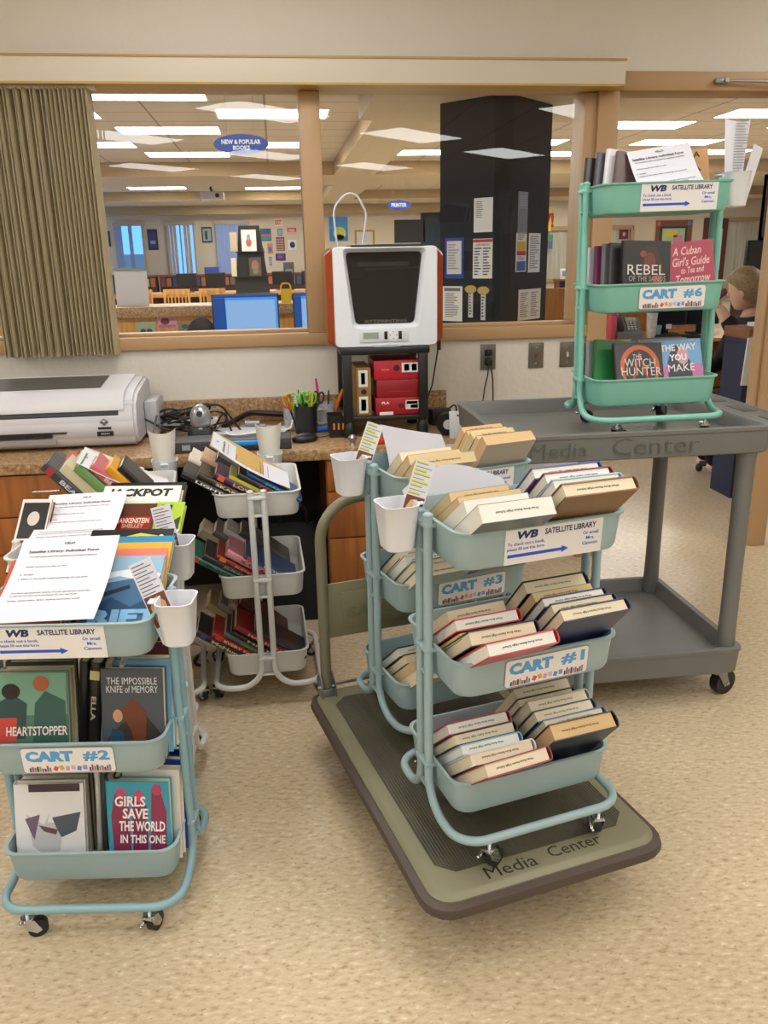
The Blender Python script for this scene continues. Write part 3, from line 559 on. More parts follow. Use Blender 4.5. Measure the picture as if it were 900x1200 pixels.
standing(C2, 0, -.098, -.092, .150, .205, .02, '#d9dadc', 'glossy white book with grey basket picture in the bottom tray of cart 2', G2b, 9, 3, 2, [('r', -1, -1, 1, 1, '#dcdcdd'), ('r', -.6, .82, .9, 1, '#3f2f3a'), ('p', [(-.7, .3), (-.2, .05), (.0, .35), (-.1, .1), (.35, .1), (.25, -.55), (-.1, -.75), (-.55, -.45)], '#bdbdc2'), ('p', [(.05, .22), (.9, .34), (.75, -.1), (.3, -.25), (.15, .0)], '#4b5560'), ('p', [(-.75, .2), (-.3, .3), (-.5, -.3)], '#6d5a78'), ('p', [(-.35, .05), (.2, -.06), (.15, -.18), (-.2, -.1)], '#5a4a4c'), ('t', 'WRITER', .1, -.93, .4, .05, '#555564', .03)])
standing(C2, 0, .105, -.09, .142, .208, .024, '#2f97ad', 'teal book titled GIRLS SAVE THE WORLD IN THIS ONE, cart 2', G2b, 9, -3, 0, [('r', -1, -1, 1, 1, '#3a97ae'), ('p', [(-.85, -.9), (-.3, -.9), (-.3, .4), (-.5, .85), (-.75, .7), (-.9, .2)], '#86314f'), ('p', [(-.25, -.9), (.25, -.9), (.28, .4), (.05, .82), (-.2, .6)], '#7d2c4a'), ('p', [(.3, -.9), (.85, -.9), (.9, .3), (.7, .92), (.45, .85)], '#8a3350'), ('o', -.55, .72, .16, .14, '#c04a6c'), ('o', .03, .66, .16, .14, '#c04a6c'), ('o', .62, .82, .16, .13, '#b04464'), ('t', 'GIRLS', -.25, .55, .5, .12, '#f0e9ea', .03, .1), ('t', 'SAVE', -.1, .27, .42, .12, '#f0e9ea', .03, .1), ('t', 'THE WORLD', .1, -.02, .74, .12, '#f0e9ea', .03, .1), ('t', 'IN THIS ONE', .1, -.32, .74, .1, '#f0e9ea', .03, .1), ('r', -.75, -.98, -.2, -.82, '#e8e8ea')])
for i, (x, t, c, w_) in enumerate(((-.008, .012, '#c7c5bd', 'white'), (.006, .014, '#3b3a3a', 'charcoal'), (.021, .012, '#9b9a96', 'grey'), (.036, .016, '#222428', 'black'))):
    book(C2 @ TR(x, .03, TRAYF[0] + .012, 0) @ Matrix.Rotation(R(5), 4, 'Y') @ Matrix.Rotation(R(90), 4, 'Z'), .15, .212 - .005 * i, t, c, f'{w_}-spined thin book, {("left", "second", "third", "right")[i]} of four upright between covers, bottom tray, cart 2', G2b, spine=-1)
for i, (y, x, c, w_) in enumerate(((-.055, .122, '#d9d6cc', 'white hardback second in line'), (-.022, .122, '#1f3fa0', 'bright blue hardback third in line'), (.012, .12, '#18275e', 'navy hardback at the back'))):
    standing(C2, 0, x + .006 * i, y, .14, .215 + .004 * i, .026, c, f'{w_}, right side of bottom tray, cart 2', G2b, 9, -5)
for i, (y, c, w_) in enumerate(((-.06, '#8f8d88', 'grey hardback second in line'), (-.025, '#46302c', 'brown hardback third in line'))): standing(C2, 0, -.098, y, .15, .2, .026, c, f'{w_} behind the white cover, bottom tray, cart 2', G2b, 9, 0)
# cart 2 top tray : books lying back under the form
standing(C2, 2, .09, -.055, .155, .215, .02, '#3f6a94', 'blue sea-painted book lettered RIFT at front right of top tray, cart 2', G2t, 60, 0, 0, [('r', -1, -1, 1, 1, '#41678c'), ('p', [(-1, .2), (1, .5), (1, 1), (-1, 1)], '#8fb3cc'), ('p', [(-1, .3), (-.2, .45), (.9, .25), (1, .5), (.2, .65), (-.6, .55)], '#e3e8ea'), ('p', [(-1, -.45), (-.3, -.1), (.3, -.35), (1, -.05), (1, -.55), (-1, -.7)], '#24486c'), ('p', [(-.55, .02), (.15, .22), (.2, .12), (-.5, -.08)], '#1d2b3c'), ('t', 'RIFT', .2, -.62, 1.0, .2, '#7fb6dd', .06)], hard=False)
for i, (y, x, c, w_, h, ww) in enumerate(((-.022, .085, '#d97a6c', 'salmon pink book, second from front', .225, .16), (.006, .08, '#d9a63a', 'yellow book, third from front', .232, .175), (.034, .07, '#2f86b0', 'blue book, fourth from front', .24, .19))): standing(C2, 2, x, y, ww, h, .018, c, f'{w_}, right side of top tray, cart 2', G2t, 60, 0, 0, (), PGW)
standing(C2, 2, .055, .064, .20, .25, .018, '#1b1c1c', 'black book with a yellow comet and white title, back of top tray, cart 2', G2t, 60, 0, 0, [('r', -1, -1, 1, 1, '#1b1c1c'), ('p', [(-.6, .7), (.2, .9), (.75, .8), (.2, .82)], '#c7c24a'), ('t', 'The', .1, .64, .3, .09, '#e4e4e0', .02), ('o', .72, .8, .06, .05, '#e6dc7a')])
for i, (y, c, w_) in enumerate(((-.055, '#d05a48', 'coral red book under the form, front'), (-.022, '#b13a34', 'red book under the form, second'), (.012, '#e2d8b8', 'cream book under the form, third'))): standing(C2, 2, -.105, y, .15, .21 + .008 * i, .02, c, f'{w_}, left side of top tray, cart 2', G2t, 60, 0, 0, [('r', -1, -1, 1, 1, c), ('p', [(-1, -.2), (-.3, .3), (-.1, .0), (-.6, -.6)], '#8d3024')] if i == 0 else ())
def form(M, label, w=.216, h=.279, bow=.012, title=True):
    g = [[((u - .5) * w, bow * math.sin(math.pi * v), v * h) for u in [i / 6 for i in range(7)]] for v in [j / 10 for j in range(11)]]
    t = sheet_of_paper(M, g, label, group='satellite library forms'); k = MB()
    def row(s, y, hh, c, x=-.08, ww=None, b=0.025):
        me, ar = text_mesh(s, b); w_ = ww or hh * ar
        v = y / h; yy = bow * math.sin(math.pi * v)
        text(k, s, FRONT(0, yy - .0012, y), w=w_, h=hh, m=c, bold=b, cx=x + w_ / 2)
    row('HILO', h * .93, .008, INK, -.012)
    row('Satellite Library: Individual Form', h * .84, .0115, DARKINK, -.086, .155, .02)
    row('The respondents email was recorded on submission of this form', h * .785, .0056, INK, -.082, .15)
    k.b2((-.03, .004, h * .782), (.022, .0041, h * .794), mat('#e6e36a', .7)) if False else None
    row('What would you like to do?', h * .67, .0056, INK, -.082, .09)
    row('o  accept', h * .58, .0056, INK, -.088, .03); row('o  Return to the media center in exchange of a new book', h * .53, .0056, INK, -.088, .15)
    row('Are there any particular themes, formats, genres you would like', h * .36, .0056, INK, -.088, .165); row('to add that you want recommendations for your next book?', h * .325, .0056, INK, -.088, .14); row('Fantasy, science fiction, fiction, anything set in other worlds', h * .265, .0056, INK, -.088, .15)
    k.build('lettering', None, t); return t
form(C2 @ TR(-.03, -.128, TZ[2] + .004, R(2)) @ Matrix.Rotation(R(-71), 4, 'X') @ Matrix.Rotation(R(-1), 4, 'Y'), 'white printed form lying on the top books of cart 2')
# cart A top tray (white cart behind cart 2)
GA = 'books in the top tray of the white cart behind cart 2'
standing(CA, 2, -.182, -.055, .08, .215, .02, '#6a1f1c', 'black and maroon book lettered A at left of top tray, white cart behind cart 2', GA, 45, 0, 0, [('r', -1, -1, 1, 1, '#ddd6ce'), ('r', -.85, -.1, .9, .9, '#1d1a1a'), ('o', .0, .45, .4, .2, '#c9c0b6'), ('r', -.85, -1, .9, -.15, '#6e1d1a'), ('t', 'A', -.2, -.35, .3, .13, '#e6dcd0', .03), ('t', 'FE', -.1, -.68, .5, .12, '#e6dcd0', .03)])
standing(CA, 2, .06, .0, .12, .2, .02, '#7d241c', 'red-brown book titled FRANKENSTEIN in the white cart behind cart 2', GA, 55, 0, 0, [('r', -1, -1, 1, 1, '#5a2a1a'), ('r', -.9, .1, .9, .55, '#8e1f1c'), ('p', [(-.9, -.9), (.9, -.9), (.9, -.1), (.1, .05), (-.9, -.3)], '#c98f52'), ('t', 'FRANKENSTEIN', 0, .4, 1.6 / 2, .09, '#e8cdb8', .03), ('t', 'SHELLEY', .1, .22, .5, .07, '#d9a28c', .02)])
standing(CA, 2, .155, .012, .08, .2, .02, '#a8c43a', 'lime green and black book beside the red-brown one, white cart behind cart 2', GA, 55, 0, 0, [('p', [(-.6, .9), (.2, .9), (-.1, -.2), (-.7, -.6)], '#26301c'), ('p', [(.3, .3), (.9, .5), (.8, -.4), (.2, -.5)], '#36401f')])
standing(CA, 2, .06, .045, .22, .245, .024, '#e3ded2', 'pale book lettered CKPOT in black, back of the white cart behind cart 2', GA, 55, 0, 0, [('r', -1, -1, 1, 1, '#cfe0c4'), ('r', -1, .55, 1, 1, '#eae8e2'), ('t', 'JACKPOT', -.05, .76, .85, .15, '#1c1c1c', .05, .12)])
standing(CA, 2, .06, .09, .22, .25, .016, '#1d1b1c', 'black flat book at the very back of the white cart behind cart 2', GA, 55)
form(CA @ TR(-.055, -.085, TZ[2] + .008, R(-1)) @ Matrix.Rotation(R(-75), 4, 'X') @ Matrix.Rotation(R(-6), 4, 'Y'), 'white printed form on the white cart right behind cart 2')
for lv, specs in ((1, (('#2d8a8c', 'teal'), ('#2c3f7c', 'blue'), ('#d8d2c4', 'pale'), ('#a44a2c', 'orange'), ('#3d3c3e', 'charcoal'), ('#c9b22f', 'yellow'))), (0, (('#c9a13a', 'mustard'), ('#202022', 'black'), ('#5b9a3c', 'green'), ('#d9d6cc', 'white'), ('#7d2a2a', 'maroon'), ('#28406c', 'navy')))):
    for i, (c, w_) in enumerate(specs):
        book(CA @ TR(.165 - .045 * i, .0, TRAYF[lv] + .012) @ Matrix.Rotation(R(6), 4, 'Y') @ Matrix.Rotation(R(90), 4, 'Z'), .145, .21, .03, c, f'{w_}-spined book in the {("bottom", "middle")[lv]} tray of the white cart behind cart 2', f'books in the {("bottom", "middle")[lv]} tray of the white cart behind cart 2', spine=-1)

# carts 4 and B : spines face the near short end, books lean left
def spinerow(CM, lvl, y0, lean, specs, where, group, x=-.1, dirn=1):
    y = y0
    for i, sp in enumerate(specs):
        w, h, t, c, word, txt, tc = sp[:7]; t *= .74; kw = dict(sp[7]) if len(sp) > 7 else {}
        dl = kw.pop('dl', 0); dx = kw.pop('dx', 0); patch = kw.pop('patch', None); th = R(lean + dl)
        yy = y - t / 2 / math.cos(th)
        M = CM @ TR(x + dx, yy, TRAYF[lvl] + .03 + t / 2 * math.sin(th) + .001) @ Matrix.Rotation(-th, 4, 'X')
        b = book(M, w, h, t, c, f'{word}, {where}', group, spine=-1, **kw)
        if txt: spine_text(b, txt, w, h, t, -1, tc, .45, min(.62, .07 * len(txt) + .1), .03, patch)
        y -= t / math.cos(th) + .0015
W4 = ('bottom tray of the lone white cart', 'middle tray of the lone white cart', 'top tray of the lone white cart')
spinerow(C4, 2, .062, 59, [(.15, .21, .026, '#1d1c1f', 'black book lettered LIGHT IT leaning leftmost', 'LIGHT IT', '#e8e8e8'), (.15, .2, .026, '#3a3026', 'dark book with cream lettering second from left', 'SKARR', '#d8c79a', P_(page=PGW)), (.14, .19, .03, '#4a2a5c', 'purple book with orange patch third from left', 'LOVE', '#d9b84a', P_(patch='#d9622a')), (.14, .18, .018, '#c9c23a', 'yellow-green thin book fourth from left', None, '#000000', P_(hard=False)), (.14, .185, .024, '#24262a', 'black book with red lettering fifth from left', 'TAR', '#c9402c'), (.14, .19, .02, '#1f4f86', 'blue book rightmost', 'DARK', '#6fb0dc')], W4[2], 'books in the ' + W4[2])
spinerow(C4, 2, .07, 55, [(.13, .2, .03, '#e3dcd2', 'pale book with red sticker in the back row', None, '#000', P_(page=PGW)), (.13, .2, .03, '#d8b49a', 'peach book in the back row', None, '#000', P_(page=PG)), (.13, .19, .03, '#5b5560', 'grey book in the back row', None, '#000', P_(page=PGW))], W4[2], 'books in the ' + W4[2], x=.07)
spinerow(C4, 1, .066, 57, [(.15, .215, .028, '#1f6a58', 'green book with orange patch leaning leftmost', 'BLACK', '#1a2a24', P_(patch='#c9502c')), (.15, .205, .026, '#2c2a2b', 'black book second from left', 'JUNE', '#9a8a7a'), (.15, .2, .024, '#8a2420', 'dark red book with coral lettering third from left', 'KOSK', '#e88a70', P_(page=PGW, patch='#d9792c')), (.15, .21, .034, '#d08a94', 'pink book fourth from left', 'X GRACE', '#5a2a38'), (.15, .19, .022, '#33507c', 'blue book with white lettering fifth from left', 'MOY', '#e8e8f0', P_(patch='#c9502c'))], W4[1], 'books in the ' + W4[1])
spinerow(C4, 1, .06, 52, [(.13, .21, .04, '#b9ab92', 'tan book in the back row', None, '#000', P_(hard=False)), (.13, .21, .036, '#6a625a', 'brown-grey book in the back row', None, '#000'), (.13, .215, .03, '#c2bdb4', 'pale book in the back row', None, '#000', P_(page=PGW)), (.13, .2, .03, '#4a4442', 'dark grey book in the back row', None, '#000')], W4[1], 'books in the ' + W4[1], x=.07)
spinerow(C4, 0, .07, 55, [(.15, .215, .032, '#2a2422', 'black book with cream lettering leaning leftmost', 'McHunt', '#d8c79a', P_(patch='#31508a')), (.15, .2, .026, '#a02a20', 'red book second from left', 'EVERY FALL', '#e8c0a0', P_(patch='#d9322a')), (.15, .195, .026, '#4f5258', 'grey book third from left', 'GREEN', '#5f9a3c'), (.15, .21, .022, '#2c2722', 'dark book with pale lettering fourth from left', 'HIS P', '#d9cfa8'), (.15, .235, .03, '#7d2026', 'deep red book with its cover turned out', 'HAY MONA', '#d9a8a0'), (.14, .2, .02, '#3a3c40', 'charcoal book rightmost', None, '#000')], W4[0], 'books in the ' + W4[0])
spinerow(C4, 0, .06, 48, [(.13, .21, .034, '#b59a6e', 'tan book in the back row', None, '#000', P_(hard=False)), (.13, .21, .034, '#8a8078', 'grey-brown book in the back row', None, '#000'), (.13, .21, .03, '#c9bda4', 'cream book in the back row', None, '#000'), (.13, .21, .03, '#5a2c24', 'brown book in the back row', None, '#000')], W4[0], 'books in the ' + W4[0], x=.07)
WB_ = 'top tray of the white cart by the wide printer'
spinerow(CB, 2, .105, 40, [(.15, .215, .042, '#3d3f46', 'grey book lettered BEARS leaning leftmost', 'BEARS', '#c9ccd2', P_(patch='#a8323a')), (.14, .2, .04, '#d8cfae', 'cream book second from left', None, '#000', P_(hard=False)), (.15, .2, .042, '#6f9a5c', 'green-yellow book third from left', None, '#000'), (.14, .2, .042, '#c86a6c', 'pink-red book fourth from left', 'BRIGHT', '#f0d8d4'), (.14, .19, .036, '#e0a021', 'yellow book fifth from left', 'ZERO', '#b0401c'), (.14, .19, .03, '#1d1d20', 'black book rightmost', None, '#000')], WB_, 'books in the ' + WB_)
spinerow(CB, 2, .10, 48, [(.13, .2, .03, '#4a4c44', 'olive book in the back row', None, '#000'), (.13, .2, .03, '#c0504e', 'red book in the back row', None, '#000'), (.13, .2, .03, '#d8cfc4', 'white book in the back row', None, '#000', P_(page=PGW))], WB_, 'books in the ' + WB_, x=.07)
for lv in (1, 0): spinerow(CB, lv, .09, 50, [(.15, .2, .03, '#5a1f22', 'maroon book leaning leftmost', None, '#000'), (.15, .2, .03, '#8f8d88', 'grey book second from left', None, '#000'), (.15, .2, .03, '#2a3a5a', 'navy book third from left', None, '#000')], ('bottom', 'middle')[lv] + ' tray of the white cart nearest the wide printer', f'books in the {("bottom", "middle")[lv]} tray of the white cart nearest the wide printer')
form(C4 @ TR(-.075, -.105, TZ[2] + .006) @ Matrix.Rotation(R(-57), 4, 'X'), 'white printed form leaning on the books of the lone white cart')
form(CB @ TR(-.075, -.118, TZ[2] + .006) @ Matrix.Rotation(R(-63), 4, 'X'), 'white printed form leaning on the books nearest the wide printer')
# folders, curled sheets, cups, bookmarks
t = thing('folder', 'buff folder standing behind the form in the lone white cart', 'folder', C4 @ TR(-.035, -.10, TZ[2] - .004) @ Matrix.Rotation(R(-57), 4, 'X')); MB().box((0, 0, .14), (.23, .003, .28), mat('#c9a45c', .6)).build('cover', None, t)
t = thing('folder', 'cream card with a row of drawings behind the form nearest the wide printer', 'folder', CB @ TR(-.035, -.112, TZ[2] - .004) @ Matrix.Rotation(R(-63), 4, 'X')); MB().box((0, 0, .14), (.23, .003, .28), mat('#d8cdb8', .6)).build('cover', None, t)
k = MB()
for i in range(7): k.box((-.07 + .02 * i, -.002, .235 - .006 * (i % 2)), (.012, .001, .018), mat(('#8a4a3a', '#5a5a62', '#a83a3a')[i % 3], .6))
k.build('drawing', None, t)
def curled(M, label, w=.11, h=.24, m=PAPER, bow=.03, lines=True):
    g = [[(w / 2 * (.62 + .5 * v) * math.sin(u * 1.0) / math.sin(1.0), bow * (1 - math.cos(u)) / (1 - math.cos(1.0)) - bow, v * h - .012 * (1 - u * u) * v) for u in [-1 + .2 * i for i in range(11)]] for v in [j / 6 for j in range(7)]]
    t = sheet_of_paper(M, g, label, group='curled sheets standing in cart cups', m=m, name='curled_sheet')
    if lines:
        k = MB()
        for i in range(22): k.b2((-w * .28, -bow - .004, h * .25 + i * h * .032), (-w * .28 + w * random.uniform(.35, .6), -bow - .0038, h * .25 + i * h * .032 + .0022), INKL)
        k.build('printed_lines', None, t)
    return t
m = cup(C4, 1, 'white cup on the far end of the lone white cart', y=-.05); curled(m @ TR(0, .0, .008, R(-90)), 'curled translucent white sheet in the lone white cart cup', .085, .2, mat('#d9d6cc', .6), .03, False)
m = cup(CB, 1, 'white cup on the far end of the cart nearest the wide printer', y=-.1); curled(m @ TR(0, 0, .008, R(-90)), 'curled translucent white sheet in the cup nearest the wide printer', .085, .2, mat('#d9d6cc', .6), .03, False)
m = cup(C6, 1, 'white cup on the right end of the mint green cart'); curled(m @ TR(-.005, 0.0, .01, R(8)), 'tall curled printed sheet standing in the mint green cart cup', .075, .235, PAPER, .02)
t = thing('paper_slip', 'short white slip leaning out of the mint green cart cup', 'paper', m @ TR(.03, .012, .01, R(20)) @ Matrix.Rotation(R(18), 4, 'Y')); MB().b2((-.02, 0, 0), (.02, .0006, .17), PAPER).build('sheet', None, t)
def bookmark(M, label, w=.043, h=.18, hl=True):
    t = thing('bookmark', label, 'bookmark', M, 'bookmarks in the cart cups'); MB().b2((-w / 2, -.0004, 0), (w / 2, .0004, h), PAPER).build('card', None, t); k = MB()
    for i in range(9):
        y = h * .60 + i * h * .044; ww = w * (.85 if i % 2 else .6)
        if hl and i % 3 != 1: k.b2((-w * .44, -.0008, y - .0005), (-w * .44 + ww, -.0006, y + .0055), mat('#d7dc6a', .7))
        k.b2((-w * .42, -.0011, y), (-w * .42 + ww * .95, -.0009, y + .0021), INKL if hl else INK)
    k.build('printed_list', None, t); k = MB()
    k.b2((-w * .46, -.0011, h * .2), (w * .46, -.0005, h * .58), mat('#6e3a24', .6)); k.prism([(-w * .3, h * .22), (w * .3, h * .22), (w * .34, h * .46), (w * .1, h * .55), (-w * .2, h * .53), (-w * .34, h * .44)], -.0016, -.001, mat('#d3a878', .6)); k.b2((-w * .2, -.0021, h * .28), (w * .16, -.0015, h * .4), mat('#8d5f38', .6)); k.b2((-w * .14, -.0023, h * .3), (w * .10, -.0017, h * .37), mat('#dcb98c', .6))
    k.build('picture', None, t); return t
m = cup(C1, -1, 'white cup on the left end of cart 1', y=.03); bookmark(m @ TR(.005, -.01, .008, R(-13)) @ Matrix.Rotation(R(20), 4, 'Y') @ Matrix.Rotation(R(-12), 4, 'X'), 'printed bookmark standing in the cup of cart 1')
m = cup(C3, -1, 'white cup on the left end of cart 3', y=.03); bookmark(m @ TR(.005, -.01, .008, R(-16)) @ Matrix.Rotation(R(22), 4, 'Y') @ Matrix.Rotation(R(-12), 4, 'X'), 'printed bookmark standing in the cup of cart 3')
m = cup(C2, 1, 'white cup on the right end of cart 2', y=-.078); bookmark(m @ TR(-.01, -.012, .008, R(6)) @ Matrix.Rotation(R(-22), 4, 'Y') @ Matrix.Rotation(R(-18), 4, 'X'), 'printed bookmark leaning back in the cup of cart 2', .05, .18, False)
m = cup(CA, 1, 'white cup on the white cart right behind cart 2', y=-.078); bookmark(m @ TR(-.005, -.012, .008, R(6)) @ Matrix.Rotation(R(-12), 4, 'Y') @ Matrix.Rotation(R(-16), 4, 'X'), 'printed bookmark standing in the cup behind cart 2', .05, .18, False)
# printed sheets in carts 1 and 3, shadow-side grey put into their colour
def shaded_sheet(M, label, w, h, bow, arch):
    g = [[((u - .5) * w, bow * math.sin(math.pi * u) + .03 * v * v, v * (h + arch * (math.sin(math.pi * u) - .6))) for u in [i / 10 for i in range(11)]] for v in [j / 6 for j in range(7)]]
    t = sheet_of_paper(M, g, label, m=mat('#b3b3b9', .7)); return t
shaded_sheet(C1 @ TR(-.06, .085, TZ[2] - .085) @ Matrix.Rotation(R(-25), 4, 'X'), 'printed sheet, shadow side coloured grey, arching up between the book rows of cart 1', .25, .15, .02, .05)
shaded_sheet(C3 @ TR(-.045, .02, TZ[2] - .07, R(-2)) @ Matrix.Rotation(R(14), 4, 'Y') @ Matrix.Rotation(R(-42), 4, 'X'), 'printed sheet, shadow side coloured grey, leaning between the book rows of cart 3', .19, .19, .004, .0)
# cart 6 books
G6 = ('books in the bottom tray of cart 6', 'books in the middle tray of cart 6', 'books in the top tray of cart 6')
def fan(lvl, specs, x0, word):
    for i, (dx, w, h, t, c, wd, lean, ry) in enumerate(specs):
        standing(C6, lvl, x0 + dx, .09 - .026 * i if False else .075 - .0 * i - .03 * i, w, h, t, c, f'{wd} {word}', G6[lvl], lean, 3, ry, (), PGW)
fan(1, [(-.062, .13, .165, .022, '#8f8fa8', 'lavender book, leftmost of the stack behind the black cover,', 12, 5), (-.048, .13, .17, .022, '#c8c5cc', 'pale book, second of the stack behind the black cover,', 12, 5), (-.034, .13, .175, .02, '#7d2f5c', 'purple book, third of the stack behind the black cover,', 12, 5), (-.02, .13, .18, .022, '#6c6a72', 'grey book, fourth of the stack behind the black cover,', 12, 5), (-.008, .13, .184, .022, '#31302f', 'charcoal book, just behind the black cover,', 12, 4)], -.06, 'middle tray of cart 6')
standing(C6, 1, -.035, -.085, .142, .19, .022, '#1c1a1b', 'black fiery book titled REBEL in the middle tray of cart 6', G6[1], 10, 3, 3, [('r', -1, -1, 1, 1, '#1d1a1a'), ('p', [(-.2, -.9), (.6, -.9), (.7, .2), (.4, .8), (-.1, .85), (-.3, .3)], '#3b1f16'), ('o', .1, .35, .25, .3, '#6a3218'), ('o', .45, -.2, .2, .16, '#b0481c'), ('o', -.2, .6, .14, .1, '#8a3a18'), ('t', 'REBEL', -.05, .12, .82, .15, '#d6d2cc', 0), ('t', 'OF THE SANDS', .0, -.15, .8, .08, '#a8a29a', 0)])
standing(C6, 1, .115, -.08, .138, .182, .02, '#b23a52', "red book titled A Cuban Girl's Guide to Tea and Tomorrow in cart 6", G6[1], 10, -2, -5, [('r', -1, -1, 1, 1, '#b0435a'), ('p', [(-1, -1), (1, -1), (1, -.6), (-1, -.3)], '#b9586a'), ('t', 'A Cuban', -.15, .72, .62, .13, '#f0c9c4', .01, .3), ('t', "Girl's Guide", .0, .38, .8, .14, '#f0c9c4', .01, .3), ('t', 'to Tea and', .05, .1, .5, .1, '#f0c9c4', .01, .3), ('t', 'Tomorrow', .05, -.18, .75, .14, '#f0c9c4', .01, .3)])
fan(0, [(-.05, .14, .15, .024, '#5c4a48', 'dark book, leftmost of the stack behind the green book,', 14, 6), (-.035, .14, .16, .024, '#8c8f90', 'grey book, second of the stack behind the green book,', 14, 6), (-.015, .15, .165, .024, '#2f7d44', 'green book, behind the black and orange cover,', 14, 6)], -.06, 'bottom tray of cart 6')
standing(C6, 0, -.025, -.07, .15, .172, .022, '#231e1e', 'black and orange book titled THE WITCH HUNTER in cart 6', G6[0], 22, 3, 2, [('r', -1, -1, 1, 1, '#2a2223'), ('o', 0, .1, .85, .82, '#d0631f'), ('o', 0, .0, .68, .75, '#2b2021'), ('p', [(-.5, -.75), (0, .7), (.5, -.75), (.38, -.75), (0, .5), (-.38, -.75)], '#c0341e'), ('t', 'THE', -.1, .5, .2, .07, '#e0d6cc', 0), ('t', 'WITCH', .0, .26, .66, .15, '#e0d6cc', .0), ('t', 'HUNTER', .05, -.06, .86, .15, '#e0d6cc', .0)])
standing(C6, 0, .105, -.062, .15, .175, .022, '#a86aa8', 'pink and blue book titled THE WAY YOU MAKE in cart 6', G6[0], 22, -2, -2, [('r', -1, -1, 1, 1, '#c76fa6'), ('r', -1, .1, 1, 1, '#6aa3d6'), ('p', [(-.5, -1), (.6, -1), (.5, .2), (.2, .8), (-.2, .8), (-.45, .2)], '#221c24'), ('o', .2, .4, .25, .3, '#cf9aa6'), ('t', 'THE WAY', .05, .72, .75, .12, '#f0ecf0', .03), ('t', 'YOU', .0, .36, .36, .12, '#f0ecf0', .03), ('t', 'MAKE', .1, -.02, .55, .13, '#f0ecf0', .0)])
for i, (y, c, wd) in enumerate(((.0, '#8a8d92', 'grey plastic-wrapped book, second in line'), (.035, '#5f6266', 'dark grey book, third in line'))): standing(C6, 0, .08, y, .16, .175, .024, c, f'{wd}, right side of bottom tray of cart 6', G6[0], 18, 2)
fan(2, [(-.062, .13, .15, .022, '#2a2224', 'black book, leftmost', 12, 8), (-.04, .13, .16, .022, '#4a4550', 'charcoal book, second', 12, 9), (-.02, .13, .165, .022, '#d0cfd4', 'white book, third', 12, 9), (.0, .13, .155, .022, '#5c4444', 'brown book, fourth', 12, 9)], -.06, 'in the top tray of cart 6')
standing(C6, 2, .115, -.0, .13, .165, .022, '#c9955a', 'orange book with a dark hooded head, right of top tray, cart 6', G6[2], 8, 2, -4, [('r', -1, -1, 1, 1, '#c8945c'), ('t', 'INPLA', .0, .82, .6, .1, '#3a2a20', .02), ('p', [(-.5, -.2), (-.35, .5), (.2, .62), (.6, .3), (.5, .1), (.1, .2), (-.1, -.3)], '#26242a'), ('p', [(.05, .15), (.55, .2), (.7, -.2), (.4, -.6), (0, -.5)], '#9a6a48')])
form(C6 @ TR(.035, -.12, TZ[2] - .04, R(-3)) @ Matrix.Rotation(R(-40), 4, 'X') @ Matrix.Rotation(R(-9), 4, 'Y'), 'white printed form leaning in the top tray of cart 6', w=.19, h=.19)

# ---------------------------------------------------------------- olive platform truck
OLIVE = mat('#7f7b61', .45, var=.05, scale=7); MATTE = None
def mat_rib():
    m, nt, b, N, L = node_mat('ribbed_rubber'); tc = N('ShaderNodeTexCoord'); w = N('ShaderNodeTexWave'); w.bands_direction = 'X'; w.inputs['Scale'].default_value = 45; L(tc.outputs['Object'], w.inputs['Vector'])
    bp = N('ShaderNodeBump'); bp.inputs['Strength'].default_value = .5; bp.inputs['Distance'].default_value = .002; L(w.outputs['Fac'], bp.inputs['Height']); L(bp.outputs[0], b.inputs['Normal'])
    n = N('ShaderNodeTexNoise'); n.inputs['Scale'].default_value = 9; n.inputs['Detail'].default_value = 5; L(tc.outputs['Object'], n.inputs['Vector']); r = ramp(nt, [(.3, '#464238'), (.7, '#57523f')]); L(n.outputs['Fac'], r.inputs[0]); L(r.outputs[0], b.inputs['Base Color']); b.inputs['Roughness'].default_value = .55; return m
PTA = 13.0; PTW, PTL = .279, .463
fl = Vector((.258, 1.315, 0)); ca, sa = math.cos(R(PTA)), math.sin(R(PTA))
pc = Vector((.522, 1.385, 0)) + Vector((-sa, ca, 0)) * (PTL)
PT = TR(pc.x, pc.y, 0, R(PTA))
pt = thing('platform_truck', 'olive steel platform truck with black mat and bumper carrying two carts', 'platform truck', PT)
MB().loft([rr(PTW - .01, PTL - .01, .05, .15), rr(PTW - .004, PTL - .004, .05, .155), rr(PTW - .004, PTL - .004, .05, .182), rr(PTW - .014, PTL - .014, .045, .19), rr(PTW - .02, PTL - .02, .04, .1915)], OLIVE).build('deck', None, pt)
bp_ = MB(); ring = lambda o, z: rr(PTW + o, PTL + o, .052 + o, z)
bp_.loft([ring(-.004, .148), ring(.012, .152), ring(.016, .162), ring(.012, .174), ring(-.004, .178)], mat('#4d4038', .5), closed=True); bp_.build('bumper', None, pt)
a, b_, ch = PTW - .044, PTL - .072, .035
MB().prism([(-a + ch, -b_), (a - ch, -b_), (a, -b_ + ch), (a, b_ - ch), (a - ch, b_), (-a + ch, b_), (-a, b_ - ch), (-a, -b_ + ch)], .190, .1935, mat_rib(), 'Z').build('mat', None, pt)
k = MB(); Pm = TOP(0, -PTL + .046, .1918); text(k, 'Media', Pm, w=.12, h=.034, m=mat('#1f1d18', .7), bold=.0, cx=-.085, cy=-.003); k.build('lettering', None, pt); k = MB(); text(k, 'Center', Pm, w=.13, h=.032, m=mat('#1f1d18', .7), bold=.0, cx=.075, cy=.004); k.build('lettering', None, pt)
hb = PTL - .03; hx = PTW - .04
p = fillet([(-hx, hb, .2), (-hx, hb, .79), (hx, hb, .79), (hx, hb, .2)], .12, 10)
